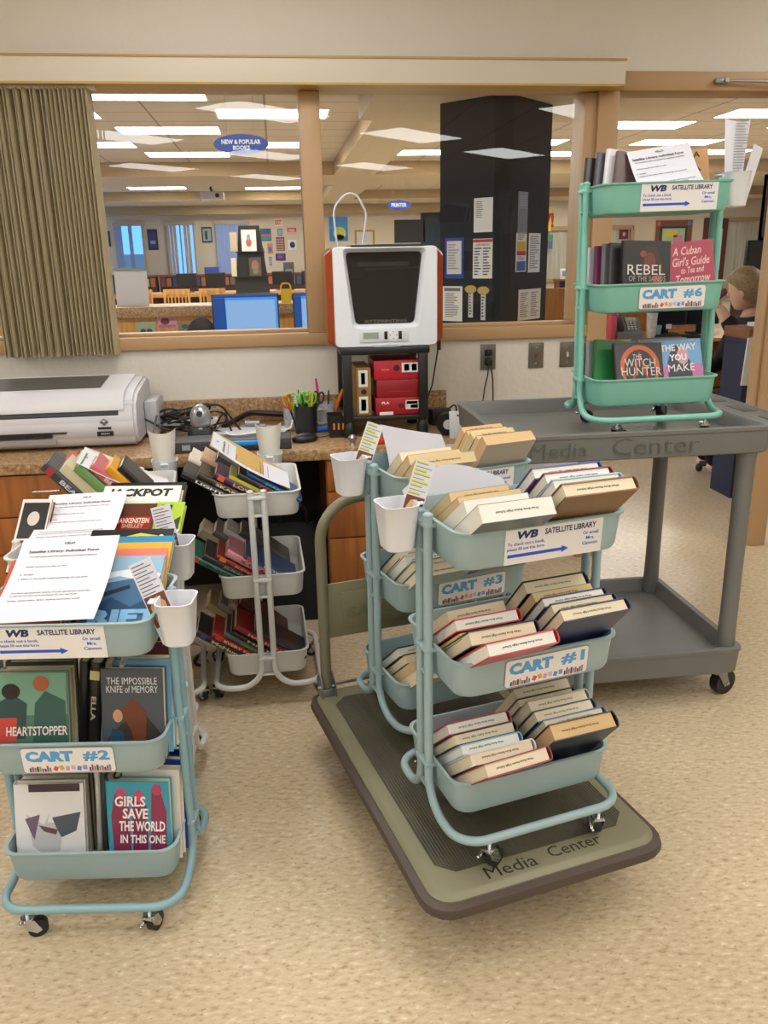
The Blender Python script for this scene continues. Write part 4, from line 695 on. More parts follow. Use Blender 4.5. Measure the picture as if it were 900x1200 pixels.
h_ = MB().tube(p, .016, mat('#7c7a62', .35), 14).build('handle', None, pt)
MB().box((0, hb, .455), (2 * hx - .03, .008, .17), OLIVE, .003).box((-.01, hb - .006, .455), (2 * hx - .13, .006, .11), OLIVE, .004).build('cross_panel', None, h_)
k = MB(); text(k, 'SAFCO', FRONT(0, hb - .0095, .445), w=.2, h=.034, m=mat('#75755a', .4), bold=.05, cx=-.07, dz=.0005); k.build('lettering', None, h_)
for sx in (-1, 1):
    b2 = MB()
    for s in (-1, 1): b2.prism([(-.035, .188), (.035, .188), (.03, .235), (.0, .262), (-.03, .235)], sx * hx + s * .02 - .0015, sx * hx + s * .02 + .0015, STEEL, 'X', M=TR(0, hb, 0))
    b2.box((sx * hx, hb - .022, .2), (.045, .006, .03), STEEL, .002).cyl((sx * hx - .027, hb, .212), (sx * hx + .027, hb, .212), .007, CHROME, 10)
    b2.build('handle_bracket', None, pt)
MB().cyl((-hx, hb + .004, .215), (hx, hb + .004, .215), .005, CHROME, 10).build('lock_rod', None, pt)
for sx in (-1, 1):
    for sy in (-1, 1):
        c = MB().b2((sx * .2 - .035, sy * .24 - .04, .142), (sx * .2 + .035, sy * .24 + .04, .15), STEEL)
        for s in (-1, 1): c.prism([(-.03, .145), (.03, .145), (.012, .055), (-.012, .055)], sx * .2 + s * .024 - .002, sx * .2 + s * .024 + .002, STEEL, 'X', M=TR(0, sy * .24, 0))
        c = c.build('caster', None, pt); MB().cyl((sx * .2 - .018, sy * .24, .0625), (sx * .2 + .018, sy * .24, .0625), .0625, RUB, 22).build('wheel', None, c)

# ---------------------------------------------------------------- grey utility cart
GREY = mat('#6f6f6c', .5, var=.06, scale=6, bump=.05); GREYF = mat('#7b7b76', .5, var=.12, scale=9)
X0, X1, Y0, Y1 = .63, 1.60, 2.272, 2.93
uc = thing('utility_cart', 'grey plastic two-shelf utility cart carrying the mint green cart', 'utility cart', TR((X0 + X1) / 2, (Y0 + Y1) / 2, 0))
hw, hd = (X1 - X0) / 2, (Y1 - Y0) / 2
def tub(z0, zr, zf, name, hw, hd, xo=0):
    b = MB(); T = Matrix.Translation((xo, 0, 0))
    b.loft([rr(hw - .014, hd - .014, .03, z0), rr(hw - .008, hd - .008, .03, z0 + .006), rr(hw - .004, hd - .004, .03, zr - .012), rr(hw, hd, .032, zr - .01), rr(hw, hd, .032, zr), rr(hw - .022, hd - .022, .02, zr + .001), rr(hw - .026, hd - .026, .02, zr - .006), rr(hw - .034, hd - .034, .02, zf)], GREY, M=T)
    return b
b = tub(.845, .928, .881, 'x', hw - .06, hd, -.06); b.build('top_tray', None, uc)
k = MB(); k.loft([rr(.06, hd, .03, .86), rr(.064, hd, .03, .918), rr(.064, hd, .03, .926), rr(.05, hd - .02, .02, .928), rr(.045, hd - .026, .02, .922)], GREY, M=Matrix.Translation((hw - .06, 0, 0)))
for y in (-.2, 0, .2): k.box((hw - .05, y, .921), (.05, .12, .006), mat('#545452', .6), .002)
k.build('handle', None, uc)
b = tub(.10, .192, .145, 'x', hw - .07, hd, -.07); b.build('lower_tray', None, uc)
for sx in (-1, 1):
    for sy in (-1, 1):
        lx = -.07 + sx * (hw - .07 - .045); ly = sy * (hd - .045)
        MB().lathe([(.024, .145), (.03, .16), (.027, .3), (.028, .80), (.032, .86)], GREY, 20, c=(lx, ly, 0)).build('leg', None, uc)
        a = R(20 if sx > 0 else -30); T = TR(lx - sx * .01, ly - sy * .01, 0, a)
        c = MB().cyl((0, 0, .085), (0, 0, .10), .03, STEEL, 16)
        for s in (-1, 1): c.prism([(-.02, .09), (.02, .09), (.04, .035), (.018, .03)], s * .02 - .0015, s * .02 + .0015, STEEL, 'Y')
        c.cyl((.028, -.026, .043), (.028, .026, .043), .006, CHROME, 10); c = c.build('caster', None, uc, T); MB().cyl((.028, -.016, .0435), (.028, .016, .0435), .0435, RUB, 22).build('wheel', None, c)
k = MB(); P = Matrix.Translation((0, -hd + .0035, .888)) @ Matrix.Rotation(R(-2.5), 4, 'X') @ FRONT(); k.box((-.06, 0, 0), (2 * hw - .22, .002, .001), GREY, M=P @ Matrix.Translation((0, -.036, 0)))
PEN = mat('#54584f', .7); text(k, 'Media', P, w=.175, h=.042, m=PEN, cx=-.315, cy=-.004, bold=-.012, dz=.001); text(k, 'Center', P, w=.27, h=.05, m=PEN, cx=-.015, cy=-.002, bold=-.012, dz=.001); k.build('lettering', None, uc)
# ---------------------------------------------------------------- things on the counter
CZ = .7502
# wide-format printer
wp = thing('wide_printer', 'large light grey wide-format printer at the left end of the counter', 'printer', TR(-1.15, 3.22, CZ) @ Matrix.Diagonal((1.085, 1, .89, 1)))
PGR = mat('#c9c9cf', .4); PGR2 = mat('#b4b4ba', .4)
prof = [(.02, .01), (-.01, .05), (-.015, .12), (.0, .165), (.01, .20), (.08, .235), (.33, .262), (.40, .25), (.42, .2), (.42, .01)]
b = MB().prism(prof, -.6, .55, PGR, 'X'); bmesh.ops.bevel(b.bm, geom=[e for e in b.bm.edges], offset=.012, segments=3, affect='EDGES'); [setattr(f, 'smooth', True) for f in b.bm.faces]; b.build('body', None, wp)
b = MB().prism([(.055, .222), (.02, .2), (.005, .168), (-.005, .168), (-.002, .2), (.03, .236), (.08, .247), (.33, .274), (.33, .262)], -.6, .51, mat('#d3d3d8', .4), 'X'); lid = b.build('lid', None, wp)
MB().prism([(.10, .2505), (.30, .2725), (.30, .2745), (.10, .2525)], -.6, .42, mat('#55534f', .4), 'X').build('window', None, lid)
k = MB().prism([(-.0005, .166), (.008, .166), (.008, .15), (-.0055, .145), (-.008, .15)], .02, .49, BLACK, 'X').b2((-.6, -.0075, .158), (.02, .0, .163), BLACK); k.build('front_gap', None, wp)
k = MB().b2((-.6, -.0195, .062), (.26, .0, .084), BLACK).b2((.26, -.0195, .078), (.31, .0, .084), BLACK)
for i in range(14): k.b2((-.58 + i * .06, -.0225, .064), (-.55 + i * .06, -.018, .07), DKGREY)
k.build('output_slot', None, wp)
MB().prism([(-.022, .058), (.0, .045), (.0, .03), (-.012, .032)], -.6, .27, PGR2, 'X').b2((-.3, -.005, 0), (.0, .02, .012), DKGREY).build('tray_lip', None, wp)
k = MB(); P = FRONT(.44, -.016, .095); k.box((0, .026, 0), (.022, .022, .001), mat('#5a5a64', .4), M=P, rot=(0, 0, R(45))).box((0, .03, .0006), (.01, .01, .001), mat('#b9bdc9', .4), M=P, rot=(0, 0, R(45))); k.box((0, .0, 0), (.045, .009, .001), BLACK, M=P).box((0, -.024, 0), (.055, .02, .001), BLACK, M=P); text(k, 'GREEN', P, w=.03, h=.006, m=PAPER, cy=-.024, dz=.0008); k.build('badge', None, wp)
MB().box((.575, .28, .09), (.05, .2, .16), PGR2, .012).build('side_cover', None, wp)
# power strip, cables, webcam
t = thing('power_strip', 'white and black power strip behind the tangle of cables', 'power strip', TR(-.44, 3.58, CZ)); MB().box((0, 0, .022), (.34, .055, .04), mat('#d7d5d0', .4), .006).build('body', None, t)
for i in range(5): MB().box((-.13 + .06 * i, 0, .06), (.032, .035, .04), BLACK, .005).build('plug', None, t)
rnd = random.Random(5)
for j in range(5):
    pts = [(-.56 + .05 * j, 3.52, CZ + .07)]
    for q in range(6): pts.append((-.60 + .38 * rnd.random(), 3.36 + .16 * rnd.random(), CZ + .02 + .12 * rnd.random() * (1 if q % 2 else .4)))
    pts.append((-.33 + .04 * j, 3.42, CZ + .006))
    w = MB().tube(fillet(pts, .05, 6), .0042, BLACK, 8).build('cable'); tag(w, f'black cable in the tangle on the counter, {("nearest the wide printer", "second from the printer", "in the middle", "fourth from the printer", "nearest the silver camera")[j]}', 'cable', 'tangled cables')
w = MB().tube(fillet([(-.5, 3.5, CZ + .06), (-.505, 3.4, CZ + .09), (-.50, 3.25, CZ + .05), (-.47, 3.12, CZ + .006), (-.43, 3.16, CZ + .005)], .05), .004, BLACK, 8).build('cable'); tag(w, 'black cable looping beside the wide printer', 'cable', 'tangled cables')
w = MB().tube(fillet([(-.25, 3.5, CZ + .012), (-.14, 3.62, CZ + .05), (.02, 3.64, CZ + .03), (.1, 3.6, CZ + .012)], .08), .012, BLACK, 10).build('cable'); tag(w, 'thick black cable bundle behind the clipboard', 'cable')
t = thing('camera', 'silver and black oval desktop camera on the counter', 'camera', TR(-.325, 3.34, CZ)); MB().loft([rr(.055, .045, .03, 0), rr(.055, .045, .03, .025), rr(.045, .035, .03, .05)], BLACK).build('base', None, t)
MB().sph((0, 0, .085), (.085, .075, .11), mat('#a9abb0', .3, .6), 18).build('body', None, t); MB().cyl((0, -.03, .105), (0, -.04, .107), .012, BLACK, 14).sph((.0, -.038, .045), (.02, .01, .012), STEEL, 8).build('lens', None, t)
t = thing('clipboard', 'clipboard with white sheets and a metal clip on the counter', 'clipboard', TR(-.14, 3.36, CZ, R(-8))); MB().box((0, 0, .004), (.26, .3, .006), mat('#b5aa98', .5), .002).build('board', None, t); MB().box((-.02, -.01, .0085), (.25, .26, .003), PAPER).box((.04, .02, .0115), (.22, .24, .003), PAPER, rot=(0, 0, R(-9))).build('sheets', None, t)
MB().box((0, .13, .018), (.11, .03, .01), STEEL, .004).cyl((-.03, .115, .03), (.03, .115, .03), .012, STEEL, 12).build('clip', None, t)
t = thing('keyboard', 'flat dark grey device lying under the clipboard at the counter edge', 'device', TR(-.19, 3.13, CZ)); MB().box((0, 0, .022), (.44, .12, .044), mat('#3a3b3f', .5), .005).build('body', None, t); MB().box((-.17, -.061, .022), (.03, .002, .02), mat('#9a9ca2', .4)).build('port', None, t)
tag(MB().box((-.15, 3.045, CZ + .036), (.11, .016, .018), mat('#1f8fdc', .4), .004, None).build('blue_marker'), 'bright blue marker lying before the dark device on the counter', 'marker')
w = MB().tube(fillet([(-.22, 3.21, CZ + .05), (-.2, 3.11, CZ + .052), (-.1, 3.14, CZ + .055), (.03, 3.2, CZ + .05), (.05, 3.45, CZ + .06)], .05), .003, WHITE, 8).build('cable'); tag(w, 'thin white cable lying over the clipboard sheets', 'cable')
# pen cups
def mesh_cup(M, r, h, m, label, name='pencil_cup'):
    t = thing(name, label, 'pencil cup', M); MB().lathe([(r * .9, 0), (r * .94, .002), (r, h), (r - .0015, h), (r * .92, .004)], m, 24).build('body', None, t); return t
mesh_cup(TR(.098, 3.36, CZ), .047, .115, mat('#242427', .4), 'black mesh pencil cup full of scissors and pens'); rnd = random.Random(11)
pens = [('#3a3a40', 'dark grey pen'), ('#c22f2f', 'red pen'), ('#2c3e8c', 'blue pen'), ('#dfe0e2', 'white pen'), ('#2a2a2c', 'black marker'), ('#e0b02a', 'yellow pencil')]
def pen(x, y, c, label, h=.15, tx=0, ty=0, r=.0042, z=.01, cap=None):
    t = thing('pen', label, 'pen', TR(x, y, CZ + z) @ Euler((R(ty), R(tx), 0)).to_matrix().to_4x4(), 'pens in the cups'); MB().cyl((0, 0, 0), (0, 0, h * .8), r, mat(c, .4), 10).build('barrel', None, t); MB().cyl((0, 0, h * .8), (0, 0, h), r * 1.08, mat(cap or c, .35), 10, r2=r * .7).build('cap', None, t)
for i, (c, n) in enumerate(pens): pen(.098 + .018 * math.cos(i * 1.1), 3.36 + .018 * math.sin(i * 1.1), c, f'{n} in the black mesh pencil cup', .15 + .008 * (i % 3), 9 * math.cos(i * 1.1), -9 * math.sin(i * 1.1))
def scissors(x, y, c, label, tx, rz):
    t = thing('scissors', label, 'scissors', TR(x, y, CZ + .012, R(rz)) @ Matrix.Rotation(R(tx), 4, 'Y'), 'scissors in the black mesh cup'); MB().prism([(-.006, 0), (.002, 0), (.006, .1), (-.006, .1)], -.001, .001, CHROME).build('blade', None, t)
    for s in (-1, 1):
        pts = [(s * .013 + .012 * math.cos(a), 0, .135 + .022 * math.sin(a)) for a in [2 * math.pi * q / 14 for q in range(14)]]; MB().tube(pts, .0042, mat(c, .35), 8, True).tube([(0, 0, .095), (s * .008, 0, .115)], .005, mat(c, .35), 8).build('handle', None, t)
for i, (c, n, x, tx, rz) in enumerate((('#6fd026', 'lime green scissors leftmost', .07, -14, 10), ('#74d42c', 'lime green scissors upright in the middle', .09, -4, 60), ('#6ac828', 'lime green scissors tilted right', .105, 6, -20), ('#242428', 'black scissors', .125, 12, 20), ('#d05a2c', 'orange-red scissors', .06, -20, 40))): scissors(x, 3.36, c, f'{n} in the black mesh pencil cup', tx, rz)
mesh_cup(TR(.045, 3.45, CZ), .04, .13, mat('#c9cdd0', .1, alpha=.35), 'clear plastic cup behind the black mesh pencil cup', 'clear_cup')
mesh_cup(TR(.185, 3.46, CZ), .042, .105, mat('#d4d6d9', .15, alpha=.5), 'clear cup holding pink and orange pens', 'clear_cup')
MB().tube([(.185 + .028 * math.cos(a) - .02, 3.415, CZ + .055 + .03 * math.sin(a)) for a in [2 * math.pi * q / 16 for q in range(16)]], .005, mat('#b9bcc0', .3), 8, True).build('tape_ring'); tag(bpy.data.objects['tape_ring'], 'pale tape ring standing against the clear cup of pens', 'tape')
pen(.17, 3.46, '#d0407a', 'pink marker in the clear cup', .2, -6, 0, .006); pen(.2, 3.46, '#ef7a1c', 'orange marker in the clear cup', .16, 22, 0, .008); pen(.19, 3.45, '#3a3a3c', 'dark pencil in the clear cup', .15, 4, 0)
t = thing('organizer', 'small black slotted plastic organizer beside the stand', 'organizer', TR(.222, 3.29, CZ)); k = MB(); k.loft([rr(.036, .05, .008, 0), rr(.042, .056, .008, .085), rr(.039, .053, .008, .085), rr(.034, .048, .008, .004)], BLACK); k.build('body', None, t); k = MB()
for i in range(3): k.box((-.018 + .018 * i, -.0535, .045), (.007, .003, .026), mat('#c9782a', .5))
k.build('slot', None, t)
t = thing('computer_mouse', 'black computer mouse on the counter', 'mouse', TR(.085, 3.19, CZ, R(-70))); k = MB().sph((0, 0, .012), (.062, .11, .045), BLACK, 18); [setattr(v.co, 'z', max(v.co.z, 0)) for v in k.bm.verts]; k.build('body', None, t); MB().tube(fillet([(-.01, .05, .01), (-.02, .1, .005), (-.06, .12, .004), (.02, .16, .004), (.05, .2, .004)], .03), .002, BLACK, 6).build('cord', None, t)
t = thing('blue_pen', 'blue pen lying on the counter by the organizer', 'pen', TR(.155, 3.36, CZ + .012, R(12)) @ Matrix.Rotation(R(90), 4, 'Y')); MB().cyl((0, 0, -.035), (0, 0, .045), .01, mat('#2a62c8', .4), 12).build('barrel', None, t)
# 3D printer stand with filament boxes
ST = TR(.412, 3.36, CZ); st = thing('printer_stand', 'black plastic two-tier stand on the counter carrying the 3D printer', 'stand', ST)
BP = mat('#161618', .4)
MB().box((0, 0, .34), (.35, .31, .028), BP, .006).build('top_shelf', None, st); MB().box((0, 0, .075), (.34, .30, .02), BP, .005).build('lower_shelf', None, st)
for sx in (-1, 1):
    for sy in (-1, 1): MB().box((sx * .15, sy * .135, .2), (.036, .036, .27), BP, .004).build('post', None, st); MB().lathe([(.012, .068), (.02, .055), (.024, .03), (.022, .0)], BP, 14, c=(sx * .148, sy * .132, 0)).build('foot', None, st)
def carton(x, z, d, m, label, parts):
    t = thing('filament_box', label, 'box', ST @ TR(x, -.02, z)); MB().box((0, 0, d[2] / 2), d, m, .003).build('carton', None, t)
    P = FRONT(0, -d[1] / 2, d[2] / 2); k = MB()
    for q in parts:
        if q[0] == 'r': k.b2((q[1], q[2], .0003), (q[3], q[4], .0006), mat(q[5], .5), M=P)
        elif q[0] == 'o': k.cyl(P @ Vector((q[1], q[2], -.0005)), P @ Vector((q[1], q[2], .001)), q[3], mat(q[4], .6), 16)
        else: text(k, q[1], P, w=q[4], h=q[5], m=mat(q[6], .5), bold=.03, cx=q[2], cy=q[3], dz=.0009)
    k.build('print', None, t); return t
RED = mat('#a01822', .4); KR = mat('#8a6a32', .6)
carton(-.086, .085, (.058, .22, .19), KR, 'brown filament box standing left of the red ones', [('r', -.02, .02, .016, .085, '#d9d6cc'), ('r', -.01, .03, .006, .075, '#8a8a86'), ('o', 0, .0, .011, '#1d1712'), ('r', -.02, -.085, .016, -.018, '#d9d6cc'), ('r', -.012, -.075, .008, -.03, '#e0862a')])
LOGO = [('r', .03, -.014, .082, .022, '#dcd9d0'), ('r', .034, .006, .078, .018, '#e0d23a'), ('r', .05, -.01, .08, .004, '#83837f'), ('o', .012, .0, .011, '#5a1016'), ('t', 'Anvil' if False else 'PLA', -.05, .014, .03, .01, '#f0e2e0'), ('r', -.075, -.034, -.02, -.022, '#e8e6e2')]
carton(.05, .085, (.18, .22, .068), RED, 'red filament box at the bottom of the stack of three', LOGO)
carton(.05, .1535, (.17, .22, .07), mat('#8f1520', .4), 'plain red filament box in the middle of the stack of three', [('r', -.05, -.012, .05, -.01, '#a83038')])
carton(.046, .224, (.18, .22, .075), mat('#b5202c', .4), 'red filament box with a white label on top of the stack', [('r', .02, -.01, .085, .028, '#dcdcdc'), ('r', .03, -.004, .05, .022, '#6f6f6d'), ('r', .06, -.004, .08, .022, '#7a7a78'), ('o', .0, .008, .012, '#3a0a0e'), ('r', -.06, -.0, -.03, .004, '#d08080')])
# 3D printer
TP = TR(.42, 3.22, CZ + .3542); tp = thing('desktop_3d_printer', 'white desktop 3D printer with orange sides on the black stand', '3D printer', TP)
WHT = mat('#dfe3ea', .3)
out = rquad([(-.2, .0), (.2, .0), (.2, .372), (-.2, .372)], .022); inn = rquad([(-.118, .085), (.113, .085), (.145, .352), (-.15, .352)], .02); mid = rquad([(-.132, .072), (.127, .072), (.157, .366), (-.162, .366)], .02)
def ringf(r, y): return [(a, y, b) for a, b in r]
MB().loft([ringf(out, .05), ringf(out, .006), ringf([(a * .985, b * .985 + .003) for a, b in out], 0), ringf(mid, .0), ringf(inn, .022), ringf(inn, .05)], WHT, caps=False, closed=True).build('front_shell', None, tp)
MB().b2((-.19, .05, .0), (.19, .32, .03), WHT).b2((-.19, .30, .0), (.19, .32, .37), mat('#2a2a2c', .5)).b2((-.185, .05, .03), (-.18, .3, .36), mat('#3a3632', .5)).b2((.18, .05, .03), (.185, .3, .36), mat('#3a3632', .5)).b2((-.18, .06, .03), (.18, .3, .034), mat('#4a453e', .5)).build('inner_case', None, tp)
MB().b2((-.152, .03, .08), (.148, .032, .352), mat('#3a3835', .05, alpha=.45)).build('door_window', None, tp)
k = MB().cyl((-.17, .15, .29), (.17, .15, .29), .006, STEEL).cyl((-.17, .18, .29), (.17, .18, .29), .006, STEEL).box((-.1, .16, .275), (.06, .06, .05), BLACK, .004).b2((-.1, .08, .3), (.1, .2, .315), mat('#8f9296', .4)); k.build('print_head', None, tp)
MB().box((0, .16, .05), (.16, .16, .012), mat('#5d5952', .6), .003).build('print_bed', None, tp)
MB().prism([(.0 + 0, .372), (.14, .372), (.3, .372), (.3, .36), (.06, .36)], -.13, .15, mat('#55585e', .25), 'X').b2((-.16, .03, .355), (.165, .31, .372), mat('#c9ccd2', .3)).box((.01, .16, .376), (.27, .26, .008), mat('#3e4146', .2), .002).build('lid', None, tp)
ORG = mat('#9c3f12', .12, alpha=.92)
for sx in (-1, 1): MB().loft([[(sx * .2, y, z) for y, z in rquad([(.02, .0), (.32, .02), (.31, .372), (.012, .37)], .02)], [(sx * .226, y, z) for y, z in rquad([(.03, .02), (.30, .04), (.29, .35), (.03, .345)], .02)]], ORG).build('side_panel', None, tp)
k = MB().box((-.01, -.002, .043), (.19, .003, .048), mat('#d3d7dd', .3), .001).b2((-.05, -.003, .0), (.05, .002, .008), mat('#b5bac4', .4)); k.build('control_panel', None, tp)
MB().b2((-.092, -.0045, .032), (-.032, -.003, .056), mat('#8fa08c', .3)).build('display', None, tp); k = MB()
for x in (-.004, .052): k.box((x, -.0045, .044), (.013, .003, .03), BLACK, .002)
k.cyl((.025, -.004, .044), (.025, -.0055, .044), .02, WHITE, 20)
for dx, dz_ in ((0, .013), (0, -.013), (.013, 0), (-.013, 0)): k.box((.025 + dx, -.006, .044 + dz_), (.004, .001, .004), DKGREY)
k.build('button', None, tp)
k = MB(); text(k, 'XYZPRINTING', FRONT(0, .029, .096), w=.17, h=.012, m=mat('#5f5c56', .4), bold=.03); k.build('lettering', None, tp)
pts = fillet([(-.165, .2, .365), (-.178, .2, .52), (-.10, .2, .60), (-.045, .2, .50), (-.068, .2, .36)], .075, 8); MB().tube(pts, .0042, mat('#d8dbe6', .25, alpha=.85), 10).build('filament_tube', None, tp)
w = MB().tube(fillet([(.635, 3.27, CZ + .36), (.632, 3.3, CZ + .30), (.62, 3.34, CZ + .18), (.585, 3.38, CZ + .06), (.59, 3.36, CZ + .012)], .06), .003, BLACK, 8).cyl((.635, 3.27, CZ + .33), (.635, 3.27, CZ + .37), .008, BLACK, 10).build('printer_cord'); w.parent = tp; w.matrix_parent_inverse = TP.inverted()
t = thing('power_adapter', 'black power adapter on the counter right of the stand', 'power adapter', TR(.665, 3.42, CZ, R(15))); MB().box((0, 0, .035), (.09, .06, .07), BLACK, .008).build('body', None, t); MB().tube(fillet([(.04, 0, .06), (.09, .02, .08), (.11, .05, .02)], .03), .004, BLACK, 8).build('cord', None, t)
t = thing('roll', 'black tape roll standing on the counter behind cart 3', 'roll', TR(.655, 3.2, CZ)); MB().cyl((0, -.02, .045), (0, .02, .045), .044, BLACK, 24).build('body', None, t); MB().cyl((0, -.022, .045), (0, .022, .045), .02, mat('#c9cacc', .4), 20).build('core', None, t)
t = thing('blister_card', 'grey hang-hole package card standing behind cart 3', 'package', TR(.70, 3.12, CZ, R(-8)) @ Matrix.Rotation(R(-25), 4, 'X')); MB().box((0, 0, .055), (.1, .003, .11), mat('#a9acae', .4), .001).build('card', None, t); MB().box((0, -.002, .092), (.04, .002, .008), DKGREY, .0008).build('hang_hole', None, t)
tag(MB().box((.42, 3.09, CZ + .012), (.2, .03, .022), mat('#c8301c', .45), .004).build('red_case'), 'flat orange-red case lying at the counter edge behind cart 3', 'case')
t = thing('metal_knob', 'small round metal knob on the counter edge beside the stand', 'knob', TR(.262, 3.08, CZ)); MB().lathe([(.012, 0), (.008, .012), (.016, .022), (.017, .032), (.008, .042)], STEEL, 16).build('body', None, t)
# dark bag in the kneehole
t = thing('bag', 'black bag on the floor in the kneehole behind the lone white cart', 'bag', TR(.02, 3.28, 0)); MB().loft([rr(.14, .12, .05, 0), rr(.16, .14, .06, .12), rr(.15, .13, .06, .34), rr(.11, .09, .05, .42)], mat('#121214', .8)).build('body', None, t); MB().tube(fillet([(-.06, -.09, .4), (-.05, -.1, .5), (.05, -.1, .5), (.06, -.09, .4)], .04), .008, BLACK, 8).build('handle', None, t)

# ---------------------------------------------------------------- notices on the dark column
def on_plane(p, q, name, label, cat, u0, u1, z0, z1, parts, bcol='#e4e2da', group=None, out=.003):
    """flat sheet on the wall from p to q (plan), u along it"""
    p = Vector((*p, 0)); q = Vector((*q, 0)); d = (q - p).normalized(); n = Vector((d.y, -d.x, 0))
    M = Matrix.Translation(p) @ Matrix(((d.x, 0, n.x, 0), (d.y, 0, n.y, 0), (0, 1, 0, 0), (0, 0, 0, 1)))
    t = thing(name, label, cat, M @ Matrix.Translation(((u0 + u1) / 2, (z0 + z1) / 2, out)), group); w, h = u1 - u0, z1 - z0
    MB().b2((-w / 2, -h / 2, -out), (w / 2, h / 2, 0), mat(bcol, .5)).build('sheet', None, t); k = MB()
    for s in parts:
        if s[0] == 'r': k.b2((s[1] * w / 2, s[2] * h / 2, .0004 + (s[6] if len(s) > 6 else 0)), (s[3] * w / 2, s[4] * h / 2, .001 + (s[6] if len(s) > 6 else 0)), mat(s[5], .5))
        elif s[0] == 'l':
            for i in range(s[1]): k.b2((s[2] * w / 2, (s[5] + (s[4] - s[5]) * i / s[1]) * h / 2, .0012), ((s[2] + (s[3] - s[2]) * random.uniform(.5, 1)) * w / 2, (s[5] + (s[4] - s[5]) * (i + .45) / s[1]) * h / 2, .0014), mat(s[6], .7))
        elif s[0] == 'o': k.poly([(s[1] * w / 2 + s[3] * w / 2 * math.cos(a * .2618), s[2] * h / 2 + s[4] * h / 2 * math.sin(a * .2618), .0016) for a in range(24)], mat(s[5], .5))
        else: text(k, s[1], Matrix.Identity(4), w=s[4] * w, h=s[5] * h, m=mat(s[6], .6), bold=s[7] if len(s) > 7 else .02, cx=s[2] * w / 2, cy=s[3] * h / 2, dz=.0022)
    if parts: k.build('print', None, t)
    return t
LP, LQ = (1.56, 7.98), (1.955, 7.545); RP, RQ = (2.118, 7.54), (2.615, 8.018)
NG = 'notices on the dark column'
BL = '#1f3f9a'
on_plane(LP, LQ, 'notice', 'white printed sheet highest on the left face of the dark column', 'notice', .38, .58, 1.64, 1.93, [('l', 9, -.8, .4, -.2, .8, '#8c8c88')], group=NG)
on_plane(LP, LQ, 'notice', 'white sheet with broad blue border on the dark column', 'notice', .06, .27, 1.24, 1.60, [('r', -.78, -.78, .78, .85, '#dcdad2', .0004), ('l', 10, -.65, .6, -.6, .7, '#8a8a86')], BL, NG)
on_plane(LP, LQ, 'notice', 'white sheet with red header and two text columns on the column', 'notice', .375, .585, 1.24, 1.585, [('r', -1, .82, 1, .97, '#b5302c'), ('t', 'LEARN INDOORS', 0, .7, .7, .05, '#8a3030'), ('l', 10, -.85, -.1, -.9, .55, '#55554f'), ('l', 10, .05, .85, -.9, .55, '#55554f')], group=NG)
on_plane(LP, LQ, 'notice', 'white timetable sheet with grey header low on the column', 'notice', .03, .26, .85, 1.17, [('r', -.8, .72, .8, .9, '#6c6c78'), ('l', 14, -.7, .7, -.8, .6, '#7d7d78')], group=NG)
for i, u in enumerate((.35, .49)):
    t = on_plane(LP, LQ, 'lanyard', f'lettered white strip hanging under a gold badge on the column, {("left", "right")[i]} one', 'lanyard', u - .02, u + .03, .87 if i else .89, 1.15, [('l', 9, -.6, .6, -.9, .9, '#3c3c40')], '#cfcfcb', 'gold badge strips'); MB().prism([(.065 * math.cos(a * .314), .18 * 0 + .035 * math.sin(a * .314) + .125) for a in range(20)], .001, .004, mat('#c2a45a', .4), 'Z').build('badge', None, t)
on_plane(RP, RQ, 'notice', 'clear plastic sleeve with grey sheet high on the column', 'notice', .11, .28, 1.62, 1.98, [('r', -.9, -.9, .9, .2, '#7c7d82'), ('l', 5, -.7, .7, .3, .8, '#a5a6aa')], '#8d8e94', NG)
on_plane(RP, RQ, 'notice', 'sheet with yellow, red and blue blocks on the column', 'notice', .09, .28, 1.29, 1.63, [('r', -.85, .1, .85, .55, '#d0b52a'), ('r', -.85, -.15, .85, .08, '#b5302c'), ('r', -.85, -.95, .85, -.45, '#2f5f9a'), ('l', 4, -.7, .7, -.4, -.2, '#7a7a76'), ('l', 3, -.7, .7, .6, .9, '#7a7a76')], group=NG)
on_plane(RP, RQ, 'notice', 'narrow white text sheet right of the coloured blocks', 'notice', .32, .54, 1.28, 1.63, [('l', 15, -.8, .8, -.85, .85, '#8c8c88')], group=NG)
on_plane(RP, RQ, 'notice', 'white two-column sheet leaning low on the right column face', 'notice', .16, .58, .85, 1.13, [('l', 12, -.85, -.15, -.85, .8, '#8c8c88'), ('l', 12, .1, .85, -.85, .8, '#8c8c88')], group=NG)
# ---------------------------------------------------------------- the library beyond the window

